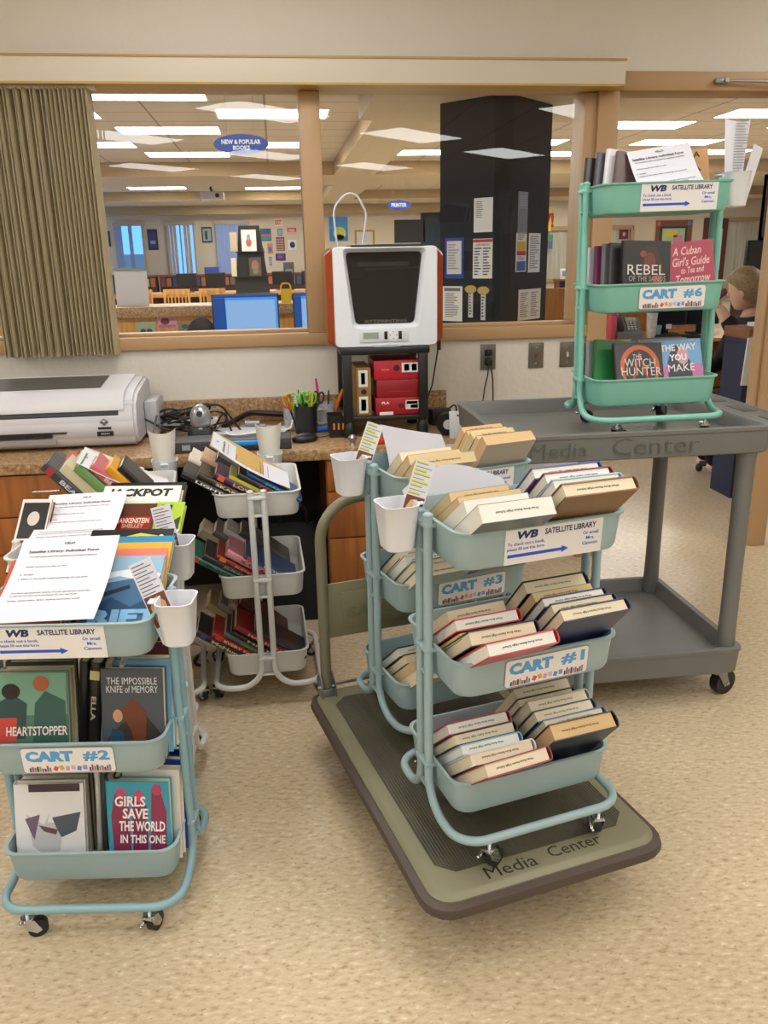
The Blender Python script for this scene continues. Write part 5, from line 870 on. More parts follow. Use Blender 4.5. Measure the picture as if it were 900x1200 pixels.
def poster(x0, x1, z0, z1, label, parts, col, cat='poster', y=25.797, name='poster', group='posters on the far wall'):
    return on_plane((-9, y), (17, y), name, label, cat, x0 + 9, x1 + 9, z0, z1, parts, col, group, .02)
rb = lambda c, x0=-.8, y0=-.8, x1=.8, y1=.8: ('r', x0, y0, x1, y1, c)
for i, (a, b, lab) in enumerate(((-4.47, -3.70, 'bright blue window'), (-3.03, -2.25, 'window half covered by blinds'), (-1.62, -.68, 'pale window behind closed blinds'))):
    w = MB()
    for p, q in (((a - .03, 25.76, 1.07), (a + .03, 25.9, 2.51)), ((b - .03, 25.76, 1.07), (b + .03, 25.9, 2.51)), ((a, 25.76, 1.07), (b, 25.9, 1.12)), ((a - .05, 25.72, 2.46), (b + .05, 25.9, 2.56)), (((a + b) / 2 - .02, 25.8, 1.1), ((a + b) / 2 + .02, 25.88, 2.5))): w.b2(p, q, mat('#b9aa90', .6))
    win_ = S(f'window_{i + 2}', w)
    n = 8; MS = mat('#8fa2c4' if i != 1 else '#b5a88e', .7)
    for k in range(n):
        if (i == 0 and k in (2, 3, 5, 6, 7)) or (i == 1 and k in (3, 4, 7)): continue
        x = a + (b - a) * (k + .5) / n; S('blind_slat', MB().box((x, 25.74, 1.78), ((b - a) / n * (.98 if i != 1 else .9), .004, 1.38), MS, rot=(0, 0, R(12))), None, win_)
S('outside_wall', MB().b2((-5.5, 27.6, -1), (-3.95, 28, 1.7), mat('#d9d6cf', .8)))
poster(-4.9, -4.62, 1.91, 2.33, 'dark blue poster leftmost on the far wall', [rb('#3c4a6c')], '#23283a')
poster(-3.57, -3.29, 1.79, 2.36, 'tall navy poster between the two left far windows', [rb('#2c3c6a'), ('r', -.5, -.4, .5, -.1, '#9aa6b4', .001)], '#1f2540')
poster(-2.02, -1.73, 1.97, 2.40, 'black and white framed picture between far windows', [rb('#9fb0a8'), ('r', -.4, -.6, .1, .5, '#38423c', .001)], '#22221f')
t = poster(.09, .33, 2.39, 2.61, 'pink-red exit sign on the far wall', [('t', 'EXIT', 0, 0, .8, .6, '#d8403a', .04)], '#ecd8c8', 'sign', name='exit_sign', group=None)
poster(-.33, -.02, 1.99, 2.33, 'teal and red mountain poster upper left of the cluster', [rb('#1f5a86', -.9, 0, .9, .9), rb('#3f8a8c', -.9, -.9, .9, -.1), ('r', -.9, -.2, .9, .1, '#c94f42', .001)], '#1c3c5c')
poster(.17, .31, 2.13, 2.32, 'small blue poster under the exit sign', [rb('#8fb0c0')], '#3c5a78'); poster(.45, .74, 2.15, 2.37, 'red and white poster at the upper right of the cluster', [rb('#c94038', -.9, -.3, .9, .7), ('t', 'READ', 0, .1, .6, .3, '#f0e0d8', .03)], '#d9b0a4')
poster(.11, .36, 1.70, 2.09, 'brown checkered poster in the middle of the cluster', [('r', -.9 + .45 * i, -.9 + .36 * j, -.68 + .45 * i, -.72 + .36 * j, '#d8c8b4', .001) for i in range(4) for j in range(5)], '#7d4a3c')
poster(.46, .72, 1.72, 2.01, 'white poster with a black circle at the right', [('o', 0, 0, .6, .6, '#22242a'), ('o', .1, .1, .25, .2, '#d8d8da')], '#dcdcdc')
poster(-.15, .01, 1.63, 1.92, 'orange and blue poster left of the checkered one', [rb('#4a6cae', -.6, -.6, .6, .3)], '#c98a6a'); poster(-.38, -.25, 1.52, 1.78, 'small brown poster lowest left in the cluster', [rb('#c9704a')], '#6a4632')
poster(.08, .37, 1.43, 1.63, 'purple landscape poster under the checkered one', [rb('#3c3c8c'), ('r', -.5, -.3, .3, .4, '#b05060', .001)], '#2f2f6c'); poster(-.12, -.04, 1.29, 1.54, 'narrow grey-blue poster lowest in the cluster', [rb('#9aa0b4')], '#5c6480')
poster(1.7, 2.25, 1.95, 2.62, 'blue painting with a yellow hill on the far wall', [rb('#3f8fd0', -.95, .0, .95, .95), ('o', .1, -.35, .7, .55, '#c9cf4a'), ('o', .1, -.7, .5, .25, '#4a6a3c')], '#2f7fc0')
poster(2.45, 3.05, 1.75, 2.25, 'oak framed pinboard low on the far wall', [rb('#d0c8b4')], '#b5843f')
poster(3.65, 4.6, 1.87, 2.52, 'large black wall television beyond the middle pane', [rb('#1d1a1a', -.96, -.94, .96, .94)], '#141214', 'television', name='television', group=None)
poster(4.45, 5.2, .6, 2.7, 'dark teal notice panel beside the television', [rb('#1d2f36')], '#1a2428', 'panel', name='panel', group=None)
# hanging signs
def oval(x, y, z, a, b, lines, label):
    t = thing('hanging_sign', label, 'sign', TR(x, y, z)); MB().prism([(a * math.cos(q * math.pi / 20), b * math.sin(q * math.pi / 20)) for q in range(40)], -.006, .006, mat('#24489c', .45)).build('board', None, t); k = MB()
    for s, cy, w, h in lines: text(k, s, FRONT(0, -.0065, 0), w=w, h=h, m=mat('#e8ecf4', .5), bold=.03, cy=cy)
    k.build('lettering', None, t); k = MB()
    for sx in (-.5, .5): k.cyl((sx * a, 0, b * .8), (sx * a, 0, (2.95 if y < 14 else Z0) - z), .002, STEEL, 6)
    k.build('hanger', None, t)
oval(-.195, 7.0, 2.297, .21, .072, (('NEW & POPULAR', .016, .3, .034), ('BOOKS', -.026, .13, .032)), 'blue oval sign reading NEW & POPULAR BOOKS hanging from the ceiling'); oval(2.15, 14.6, 2.285, .21, .075, (('PRINTER', 0, .26, .06),), 'blue oval sign reading PRINTER hanging in the library')
t = thing('projector', 'white projector hanging from the library ceiling', 'projector', TR(-1.09, 17.2, 2.64)); MB().box((0, 0, 0), (.44, .34, .14), mat('#d5d2ca', .5), .02).build('body', None, t); MB().tube([(0, 0, .07), (-.03, 0, .14), (0, 0, .2), (0, 0, .31)], .02, BLACK, 8).box((0, 0, .3), (.2, .1, .02), BLACK).build('mount', None, t); MB().cyl((.1, -.17, 0), (.1, -.18, 0), .04, DKGREY, 16).build('lens', None, t)
# front service counter seen through the left pane
sc_ = thing('service_counter', 'oak library counter with a speckled top beyond the left pane', 'counter', TR(-1.0, 7.75, 0)); MB().b2((-1.6, 0, 0), (1.55, .5, .97), M_OAK).build('body', None, sc_); MB().b2((-1.65, -.05, .97), (1.6, .55, 1.06), M_COUNTER, .004).build('worktop', None, sc_)
def front_pic(x0, x1, z0, z1, lab, c, parts): on_plane((-3, 7.75), (3, 7.75), 'picture', lab, 'picture', x0 + 3, x1 + 3, z0, z1, parts, c, 'pictures on the counter front', .004)
front_pic(-1.25, -1.08, .80, .93, 'green and violet flower picture on the oak counter front', '#8fa07a', [('o', -.3, -.3, .3, .4, '#4a3258'), ('o', .35, -.3, .3, .4, '#4a3258')]); front_pic(-1.06, -.89, .87, .99, 'pink and red picture on the oak counter front', '#c98a9c', [('o', -.2, 0, .45, .5, '#6c2a34'), ('r', -.9, -.9, .9, -.5, '#a86a7c')]); front_pic(-.88, -.76, .84, .92, 'small mottled picture on the oak counter front', '#7c8060', [('o', 0, 0, .5, .5, '#4a5040')])
t = thing('presentation_pad', 'white presentation pad with a metal top bar standing on the oak counter', 'pad', TR(-1.30, 8.05, 1.06)); MB().box((0, 0, .16), (.29, .012, .34), mat('#d3cfc6', .7), .001, (R(-4), 0, 0)).build('sheet', None, t); MB().box((0, -.01, .325), (.3, .02, .016), STEEL).build('top_bar', None, t); MB().b2((-.05, .0, .0), (.05, .12, .01), DKGREY).build('foot', None, t)
def monitor(x, y, z, w, h, label, screen=None, rz=0, group='computer monitors in the library', stand=True):
    t = thing('monitor', label, 'monitor', TR(x, y, z, R(rz)), group); MB().box((0, 0, h / 2 + .08), (w, .03, h), BLACK, .004).build('housing', None, t)
    if stand: MB().box((0, .03, .06), (.06, .02, .14), BLACK, .003).box((0, .03, .006), (.2, .16, .012), BLACK, .003).build('stand', None, t)
    if screen:
        s = MB().b2((-w / 2 + .012, -.0165, .092), (w / 2 - .012, -.015, h + .068), emis('#4a8fe0', 1.1)).build('screen', None, t); k = MB(); k.b2((-w / 2 + .012, -.019, .1), (-w / 2 + w * .2, -.017, h + .05), emis('#2a5fb0', .7)).b2((-w / 2 + w * .21, -.019, .1), (w / 2 - .03, -.017, h + .03), emis('#8fb8e6', 1.0)).b2((-w / 2 + .012, -.019, h + .052), (w / 2 - .012, -.017, h + .066), emis('#1f4fa8', .8)); k.build('screen_image', None, s)
    else: MB().b2((-w / 2 + .012, -.0165, .092), (w / 2 - .012, -.015, h + .068), mat('#1e2022', .2)).build('screen', None, t)
    return t
monitor(-.245, 7.0, .76, .54, .34, 'large glowing blue monitor behind the left window pane', True); monitor(.31, 7.0, .78, .34, .32, 'smaller glowing blue monitor at the window mullion', True)
t = thing('desk', 'low desk under the glowing monitors beyond the window', 'desk', TR(-.1, 7.05, 0)); MB().b2((-.9, -.3, .72), (.9, .3, .76), M_OAK, .003).build('top', None, t)
for s in (-1, 1): MB().b2((s * .86 - .03, -.25, 0), (s * .86 + .03, .25, .72), M_OAK).build('leg', None, t)
t = thing('office_chair', 'black rounded chair back before the oak counter', 'chair', TR(-.62, 7.1, 0)); k = MB().sph((0, 0, .83), (.26, .1, .34), mat('#18181a', .7), 16); k.build('backrest', None, t); MB().box((0, -.2, .48), (.42, .42, .07), mat('#18181a', .7), .03).build('seat', None, t); MB().cyl((0, -.2, .05), (0, -.2, .46), .025, DKGREY).box((0, .0, .55), (.05, .04, .3), DKGREY).cyl((0, -.2, 0), (0, -.2, .05), .22, DKGREY, 10, .06).build('base', None, t)
t = thing('caddy', 'yellow plastic caddy on the oak counter by the mullion', 'caddy', TR(.10, 7.9, 1.06)); MB().loft([rr(.045, .05, .012, 0), rr(.05, .055, .012, .12), rr(.047, .052, .012, .12), rr(.042, .047, .012, .004)], mat('#e0b81c', .4)).build('body', None, t); MB().tube(fillet([(-.045, 0, .11), (-.04, 0, .17), (.04, 0, .17), (.045, 0, .11)], .03), .008, mat('#e0b81c', .4)).build('handle', None, t)
# display tower
t = thing('book_display', 'black tapering book display tower beyond the oak counter', 'book display', TR(-.32, 13.0, 0)); k = MB(); k.loft([[(-.36, -.2, 0), (.36, -.2, 0), (.36, .2, 0), (-.36, .2, 0)], [(-.16, -.06, 1.93), (.14, -.06, 1.93), (.14, .06, 1.93), (-.16, .06, 1.93)]], mat('#191615', .6), smooth=False); k.build('body', None, t); MB().b2((-.27, -.2, 1.2), (.24, -.1, 1.215), mat('#191615', .6)).b2((-.22, -.16, 1.55), (.2, -.08, 1.565), mat('#191615', .6)).build('ledge', None, t)
def dbook(x, z, w, h, label, c, parts):
    M = TR(-.32 + x, 13.0 - .2, z) @ Matrix.Rotation(R(-6), 4, 'X'); b = book(M, w, h, .02, c, label, 'books on the display tower'); face(b, w, h, .02, parts)
dbook(-.02, 1.57, .21, .30, 'white book with red picture near the top of the display tower', '#d9d2c8', [('r', -.9, -.9, .9, .9, '#ddd6cc'), ('o', 0, -.2, .4, .4, '#b0504a'), ('o', 0, .3, .25, .3, '#8a8a86')]); dbook(.05, 1.22, .17, .26, 'dark patterned book lower on the display tower', '#4a3c34', [('o', 0, .1, .6, .6, '#8a5a48'), ('o', .1, -.5, .5, .3, '#5a6a48')])
dbook(-.24, 1.57, .10, .27, 'tan book turned sideways on the display tower', '#b09a78', [('r', -.9, -.9, .9, .9, '#b8a282')]); dbook(-.26, 1.22, .07, .26, 'cream book turned sideways lower on the display tower', '#c9b890', [('r', -.9, -.9, .9, .9, '#cdbd98')])
# long reading desks with computers and slatted chairs
ld = thing('long_desk', 'long oak computer desk across the middle of the library', 'desk', TR(-1.2, 14.2, 0)); MB().b2((-2.2, -.35, .9), (2.4, .5, .96), M_OAK, .004).build('top', None, ld); MB().b2((-2.1, .3, 0), (2.3, .34, .9), mat('#4a3020', .7)).build('modesty_panel', None, ld)
for i, (x, lab) in enumerate(((-2.48, 'leftmost'), (-1.42, 'second from the left'), (-.96, 'third from the left'), (.13, 'right of the display tower'), (.62, 'at the mullion'))): monitor(x, 14.3, .96, .33, .22, f'black monitor on the long desk, {lab}')
t = thing('computer_tower', 'dark upright computer tower on the long desk', 'computer', TR(.25, 14.5, .96)); MB().box((0, 0, .22), (.17, .35, .44), mat('#34363a', .4), .006).build('case', None, t); MB().box((0, -.176, .3), (.12, .004, .06), STEEL).build('drive', None, t)
def wchair(x, y, rz, label):
    t = thing('wooden_chair', label, 'chair', TR(x, y, 0, R(rz)), 'slatted oak chairs'); H = .47; top = 1.04
    MB().box((0, 0, .46), (.42, .42, .04), M_OAK, .01).build('seat', None, t)
    for sx in (-1, 1): MB().box((sx * .18, -.2, top / 2), (.035, .035, top), M_OAK, .004).build('leg', None, t); MB().box((sx * .18, .18, .22), (.035, .035, .44), M_OAK, .004).build('leg', None, t)
    MB().box((0, -.2, top - .04), (.4, .03, .09), M_OAK, .006).box((0, -.2, .62), (.36, .025, .05), M_OAK, .004).build('back_rail', None, t)
    for k in range(6): MB().box((-.13 + .052 * k, -.2, .8), (.022, .018, .33), M_OAK).build('slat', None, t)
wchair(-1.48, 13.4, 0, 'slatted oak chair in front of the second black monitor'); wchair(-.95, 13.4, 0, 'slatted oak chair left of the display tower'); wchair(-2.15, 13.35, 62, 'oak chair turned sideways at the left end of the long desk'); wchair(-.75, 13.1, -65, 'oak chair turned sideways against the display tower')
for i, (x0, x1, lab) in enumerate(((-4.6, -3.3, 'reddish low bookcase under the bright blue far window'), (-3.2, -1.0, 'reddish low bookcase under the middle far windows'), (-.2, 1.6, 'reddish low bookcase under the poster cluster'))):
    t = thing('low_bookcase', lab, 'bookcase', TR((x0 + x1) / 2, 24.9, 0)); h_ = (x1 - x0) / 2; MB().b2((-h_, -.2, 0), (h_, .3, 1.05), mat('#4c2a1c', .5)).b2((-h_ - .04, -.24, 1.05), (h_ + .04, .34, 1.1), mat('#8a4a2c', .4)).build('case', None, t)
    rnd = random.Random(i); n = int((x1 - x0) / .16)
    for k in range(n):
        c, cw = rnd.choice([('#b4683c', 'orange'), ('#8c3a32', 'red'), ('#c9b48a', 'cream'), ('#3c4c6c', 'blue'), ('#6c6a5c', 'grey')])
        nth = ('leftmost', 'second', 'third', 'fourth', 'fifth', 'sixth', 'seventh', 'eighth', 'ninth', 'tenth', 'eleventh', 'twelfth', 'thirteenth', 'fourteenth')[k]
        tag(MB().box((x0 + .1 + k * .16, 24.64, 1.0 - .1), (.12, .1, .2 + .05 * rnd.random()), mat(c, .6)).build('binder'), f'{cw} binder, {nth} on the {lab}', 'binder', f'binders of the {lab}')
tag(MB().box((-1.75, 24.9, 1.2), (.4, .3, .18), mat('#3c50a8', .5), .01).build('blue_bin'), 'blue bin on the low bookcase beside the pale window', 'bin')
# ---------------------------------------------------------------- right-hand part: offices, desk, people
def office(x0, x1, z0, z1, n, label_n):
    w = MB(); fr = M_TRIM
    w.b2((x0, 24.9, z1), (x1, 25.05, z1 + .12), fr).b2((x0, 24.9, z0 - .1), (x1, 25.05, z0), fr)
    for i in range(n + 1): x = x0 + (x1 - x0) * i / n; w.b2((x - .06, 24.9, z0), (x + .06, 25.05, z1), fr)
    o = S(label_n, w); S('blind_panel', MB().b2((x0, 24.98, z0), (x1, 25.0, z1), wood_mat('#a8a48c', '#c9c5ae', 'Z', 3)), None, o); return o
office(7.9, 10.75, .75, 2.12, 3, 'window_5'); office(13.7, 16.5, .2, 2.3, 2, 'window_6')
S('wall_5', MB().b2((7.85, 24.95, 0), (10.8, 25.1, .65), M_FARWALL).b2((13.75, 24.95, 0), (17, 25.1, .1), M_FARWALL).b2((7.85, 24.95, 2.24), (10.8, 25.1, 3), M_FARWALL).b2((13.0, 24.95, 2.42), (17, 25.1, 3), M_FARWALL).b2((10.8, 24.95, 0), (13.0, 25.1, 3), M_FARWALL).b2((7.0, 24.95, 0), (7.85, 25.1, 3), M_FARWALL))
dd = S('door_2', MB().b2((13.0, 24.88, 0), (13.75, 25.0, 2.38), mat('#5a3322', .5))); S('glass_pane', MB().b2((13.2, 24.85, .9), (13.58, 24.9, 2.1), mat('#c9c6b6', .3)), None, dd)
poster(7.6, 8.2, 2.1, 2.8, 'yellow and red sign peeking past the dark column', [('t', 'W!', .35, -.1, .9, .6, '#b5302c', .05)], '#e0c81c', 'sign', 24.9, 'sign', None); poster(7.9, 8.25, 1.6, 2.02, 'green and purple poster past the dark column', [rb('#7a4aa0', -.8, -.8, .8, 0)], '#3f8a5a', 'poster', 24.85)
poster(8.95, 9.3, 1.45, 1.75, 'small figure picture on the office glass', [('o', 0, 0, .5, .7, '#b5605c')], '#dcd6cc', 'poster', 24.977)
t = poster(10.35, 10.62, 1.85, 2.12, 'dark red fire alarm strobe on the far right wall', [rb('#c9a8a8', -.3, -.4, .3, .4)], '#6e2032', 'alarm', 24.947, 'fire_alarm', None)
poster(11.45, 12.65, 1.38, 2.38, 'brown framed colourful board on the far right wall', [rb('#7a4a30', -.96, -.96, .96, .96), ('r', -.72, -.8, .72, .62, '#2c2c30', .001), ('r', -.6, -.7, .6, .5, '#a9c49a', .002), ('r', -.5, .0, .2, .4, '#d8c84a', .003), ('r', .0, -.5, .5, .1, '#d88aa8', .003), ('o', -.8, .78, .1, .14, '#d8603a'), ('o', .8, .78, .1, .14, '#3c7ac0')], '#c2a070', 'board', 24.947, 'framed_board', None)
t = thing('low_bookcase', 'brown low bookcase past the dark column', 'bookcase', TR(8.9, 24.2, 0)); MB().b2((-.7, -.2, .0), (.7, .2, .35), mat('#8a5a34', .6)).b2((-.7, -.2, .35), (-.66, .2, .7), mat('#7a4424', .5)).b2((.66, -.2, .35), (.7, .2, .7), mat('#7a4424', .5)).b2((-.7, .16, .35), (.7, .2, .7), BLACK).b2((-.74, -.22, .7), (.74, .22, .75), mat('#8a4a28', .5)).build('case', None, t)
for i, (x, w, c, l) in enumerate(((8.4, .26, '#dcdcdc', 'white sheet in a stand'), (8.85, .2, '#d0dcd8', 'pale photo frame'), (9.2, .34, '#a8c4dc', 'blue photo frame'))):
    q = thing('photo_frame', f'{l} on the low bookcase past the column', 'frame', TR(x, 24.1, .75)); MB().box((0, 0, .15), (w, .02, .3), mat(c, .4), .002, (R(-8), 0, 0)).build('frame', None, q); MB().box((0, -.012, .16), (w * .6, .004, .16), mat('#7c8a94', .4), 0, (R(-8), 0, 0)).build('picture', None, q)
# work counter with binder in front of the column's right side
t = thing('work_counter', 'beige partitioned work counter right of the dark column', 'counter', TR(3.1, 8.6, 0)); MB().b2((-.5, 0, 0), (.6, .5, .74), mat('#7a4a28', .5)).b2((-.55, -.05, .74), (.65, .55, .77), M_TRIM, .003).build('base', None, t); MB().b2((-.35, .3, .77), (.6, .34, 1.05), mat('#d0bd98', .8)).build('partition', None, t)
t = thing('ring_binder', 'open black binder with white pages standing on the work counter', 'binder', TR(2.86, 8.72, .77)); MB().box((-.07, 0, .13), (.17, .008, .26), BLACK, .001, (0, 0, R(-52))).box((.1, .0, .12), (.24, .008, .24), BLACK, .001, (0, R(-8), R(14))).build('cover', None, t); MB().box((-.072, -.008, .13), (.15, .004, .23), mat('#cfd3dc', .7), 0, (0, 0, R(-52))).box((.1, -.008, .12), (.2, .004, .2), mat('#9a9a9e', .7), 0, (0, R(-8), R(14))).build('pages', None, t)
for i in range(2): q = thing('jar', f'white plastic jar on the work counter, {("taller", "shorter")[i]} one', 'jar', TR(3.14 - .06 * i, 8.68 - .1 * i, .77), 'white jars'); MB().lathe([(.05, 0), (.055, .01), (.055, .14 - .04 * i), (.04, .15 - .04 * i)], WHITE, 16).build('body', None, q); MB().cyl((0, 0, .15 - .04 * i), (0, 0, .185 - .04 * i), .042, WHITE, 16).build('lid', None, q)
# desk in the doorway
t = thing('desk', 'oak desk with phone and computers seen through the doorway', 'desk', TR(3.1, 6.9, 0)); MB().b2((-.75, -.35, .72), (.95, .5, .75), M_OAK, .004).build('top', None, t); MB().b2((-.7, .42, .0), (.9, .46, 1.15), wood_mat('#96602c', '#b07838')).build('back_panel', None, t); MB().b2((-.75, -.3, 0), (-.7, .45, .72), M_OAK).build('leg', None, t); MB().b2((.9, -.3, 0), (.95, .45, .72), M_OAK).build('leg', None, t)
t = thing('bottle', 'coral pink water bottle on the desk in the doorway', 'bottle', TR(2.77, 6.72, .75)); MB().lathe([(.036, 0), (.04, .01), (.04, .17), (.034, .19)], mat('#d0505c', .4), 18).build('body', None, t); MB().lathe([(.034, .19), (.034, .215), (.02, .222)], mat('#c04854', .4), 18).build('cap', None, t)
t = thing('desk_phone', 'grey desk phone beside the coral pink bottle', 'phone', TR(2.93, 6.76, .75, R(-12))); MB().prism([(-.1, 0), (.1, 0), (.1, .16), (-.1, .04)], -.1, .1, mat('#6c7276', .5), 'X').build('body', None, t); MB().box((-.07, .0, .125), (.05, .2, .035), DKGREY, .01, (R(33), 0, 0)).build('handset', None, t); k = MB()
for i in range(3):
    for j in range(4): k.box((.0 + .028 * i, -.05 + .027 * j, .08 + .016 * j), (.02, .016, .006), mat('#c9cccc', .5), .001, (R(31), 0, 0))
k.build('button', None, t); MB().box((.03, .065, .148), (.09, .05, .006), mat('#8fa88c', .3), .001, (R(31), 0, 0)).build('display', None, t)
t = thing('tumbler', 'tall patterned tumbler with dark lid on the doorway desk', 'tumbler', TR(3.1, 6.68, .75)); MB().lathe([(.036, 0), (.045, .2), (.045, .21)], mat('#cfc6bc', .4, var=.2, scale=30), 20).build('body', None, t); MB().lathe([(.047, .21), (.047, .235), (.03, .24)], DKGREY, 20).build('lid', None, t)
MB_ = monitor(3.36, 6.95, .75, .34, .2, 'black monitor with a sticky note on the doorway desk', None, -4); MB().b2((-.01, -.02, .05), (.04, -.018, .09), mat('#e0dcc0', .7)).build('sticky_note', None, MB_)
monitor(3.68, 6.95, .75, .3, .22, 'dark blue monitor at the right of the doorway desk', None, -8)
t = thing('keyboard', 'black keyboard on the doorway desk', 'keyboard', TR(3.32, 6.65, .75, R(-4))); MB().box((0, 0, .01), (.4, .14, .02), BLACK, .004).build('body', None, t); k = MB(); [k.box((-.17 + .034 * i, -.045 + .03 * j, .022), (.026, .022, .005), DKGREY) for i in range(11) for j in range(4)]; k.build('keys', None, t)
t = thing('small_cup', 'small teal cup behind the keyboard on the doorway desk', 'cup', TR(3.24, 6.85, .75)); MB().lathe([(.02, 0), (.03, .09), (.028, .09), (.018, .005)], mat('#7fb0a8', .4), 16).build('body', None, t)
# file stand in the doorway
t = thing('file_cabinet', 'navy cabinet with an oak top just inside the doorway', 'cabinet', TR(2.87, 4.62, 0)); MB().b2((-.2, -.12, .0), (.25, .12, .92), mat('#14203f', .6)).build('body', None, t); MB().b2((-.2, -.14, .95), (.26, .14, 1.01), mat('#7c4c28', .5), .003).b2((-.19, -.13, .92), (.25, .13, .95), mat('#1a2244', .5)).build('top', None, t); MB().box((.0, -.125, .55), (.1, .01, .02), STEEL).build('handle', None, t)
t = thing('hanging_folder', 'white lettered folder hanging on the navy cabinet front', 'folder', TR(2.77, 4.47, .70, R(4))); MB().box((0, 0, .12), (.25, .012, .27), mat('#d4d0ca', .6), .002, (0, R(3), 0)).build('sheet', None, t); MB().box((.02, .012, .19), (.22, .008, .15), mat('#d8b0ac', .6), .001).build('pink_sheet', None, t); k = MB(); P = FRONT(0, -.0065, .12); P = P @ Matrix.Rotation(R(-86), 4, 'Z'); text(k, 'TARDIES', P, w=.17, h=.032, m=DARKINK, bold=.02, cy=.01); text(k, 'please sign in', P, w=.09, h=.01, m=INK, cy=.07); text(k, 'Name', P, w=.07, h=.03, m=INK, shear=.3, cy=-.075); k.build('lettering', None, t)
tag(MB().box((2.85, 4.6, 1.022), (.16, .16, .022), PAPER, .003, (0, 0, R(12))).build('paper_stack'), 'loose white papers on the oak top of the navy cabinet', 'paper')
monitor(3.22, 5.3, 1.2, .3, .22, 'black monitor beside the seated person', None, 0, stand=True)
t = thing('shelf_unit', 'tall dark brown shelf unit at the right edge of the doorway', 'shelf', TR(3.6, 5.6, 0)); MB().b2((-.26, 0, 0), (.5, .3, 1.08), mat('#4a2c1c', .5)).b2((-.1, 0, 1.08), (-.07, .3, 1.95), mat('#4a2c1c', .5)).b2((-.1, .26, 1.08), (.5, .3, 1.95), mat('#3a2216', .5)).b2((-.1, 0, 1.5), (.5, .3, 1.53), mat('#5a3622', .5)).b2((-.1, 0, 1.92), (.5, .3, 1.95), mat('#5a3622', .5)).build('case', None, t)
# ---------------------------------------------------------------- people
SKIN = mat('#dbb196', .5, var=.04, scale=12); HAIR = mat('#8f7a55', .5, var=.25, scale=60); CLOTH = mat('#121214', .85)
def skinned(name, verts, edges, radii, m, parent, sub=2, M=None):
    me = bpy.data.meshes.new(name); me.from_pydata([Vector(v) for v in verts], edges, []); o = bpy.data.objects.new(name, me); COL.objects.link(o)
    md = o.modifiers.new('s', 'SKIN'); md.use_smooth_shade = True; sv = me.skin_vertices[0].data
    for i, r in enumerate(radii): sv[i].radius = (r, r) if not isinstance(r, tuple) else r
    sv[0].use_root = True
    sd = o.modifiers.new('d', 'SUBSURF'); sd.levels = sd.render_levels = sub
    dg = bpy.context.evaluated_depsgraph_get(); m2 = bpy.data.meshes.new_from_object(o.evaluated_get(dg)); bpy.data.objects.remove(o)
    m2.materials.clear(); m2.materials.append(m)
    for p in m2.polygons: p.use_smooth = True
    return link(name, m2, parent, M)
def hand(mb, M, m, s=1.0):
    # palm along +x, thumb towards +z, fingers curled to -y
    mb.loft([[(x, y * .013 * q, z * .04 * q2) for y, z in ((-1, -.7), (-1, .7), (-.4, 1), (.4, 1), (1, .7), (1, -.7), (.4, -1), (-.4, -1))] for x, q, q2 in ((0, .9, .65), (.03, 1.1, .9), (.06, 1.1, 1.02), (.088, .8, .95))], m, M=M)
    for i, (z, L) in enumerate(((.03, .068), (.0105, .078), (-.009, .072), (-.028, .056))):
        pts = [(.08, 0, z), (.08 + L * .4, -.006, z), (.08 + L * .72, -.022, z), (.08 + L * .86, -.042, z)]
        mb.tube([M @ Vector(p) for p in fillet(pts, .02, 4)], [.0088] * (len(fillet(pts, .02, 4)) - 1) + [.006], m, 8)
    tp_ = [(.015, -.004, .03), (.04, -.016, .055), (.066, -.028, .058), (.082, -.034, .052)]; mb.tube([M @ Vector(p) for p in tp_], [.012, .0105, .0095, .006], m, 8)
    return mb
HX, HY, HZ = 2.90, 4.98, 1.30
pn = thing('person', 'seated person in black with fair tied-back hair lifting a hand, doorway', 'person', TR(HX, HY, -.05))
# body: pelvis first; faces left (-x), head tipped back
bv = [(.12, 0, .52), (.13, 0, .72), (.13, 0, .92), (.10, 0, 1.04), (.07, 0, 1.10), (.045, 0, 1.16),
      (.10, -.17, 1.02), (-.02, -.21, .86), (-.17, -.13, 1.08), (-.215, -.10, 1.17),
      (.10, .17, 1.02), (.02, .22, .78), (-.16, .16, .74), (-.24, .14, .75),
      (.04, -.08, .52), (-.24, -.08, .54), (-.05, .02, .12), (.04, .1, .52), (-.24, .12, .54), (-.02, .2, .12), (-.12, .02, .1), (-.1, .2, .1)]
be = [(0, 1), (1, 2), (2, 3), (3, 4), (4, 5), (3, 6), (6, 7), (7, 8), (8, 9), (3, 10), (10, 11), (11, 12), (12, 13), (0, 14), (14, 15), (15, 16), (0, 17), (17, 18), (18, 19), (16, 20), (19, 21)]
br = [.14, .125, .145, .12, .06, .052, .068, .052, .038, .03, .068, .052, .038, .03, .09, .07, .05, .09, .07, .05, .045, .045]
skinned('body', bv, be, br, SKIN, pn)
cv = bv[:5] + [bv[6], bv[7], (-.185, -.12, 1.11), bv[10], bv[11], (-.13, .165, .745), bv[14], bv[15], bv[16], bv[17], bv[18], bv[19]]
skinned('black_clothes', cv, [(0, 1), (1, 2), (2, 3), (3, 4), (3, 5), (5, 6), (6, 7), (3, 8), (8, 9), (9, 10), (0, 11), (11, 12), (12, 13), (0, 14), (14, 15), (15, 16)], [.175, .165, .175, .145, .078, .086, .07, .046, .082, .066, .052, .1, .08, .062, .1, .08, .062], CLOTH, pn)
HM = TR(.005, 0, 1.262) @ Matrix.Rotation(R(-14), 4, 'Y') @ Matrix.Rotation(R(-52), 4, 'Z')   # head: face towards -x
k = MB(); rings = []
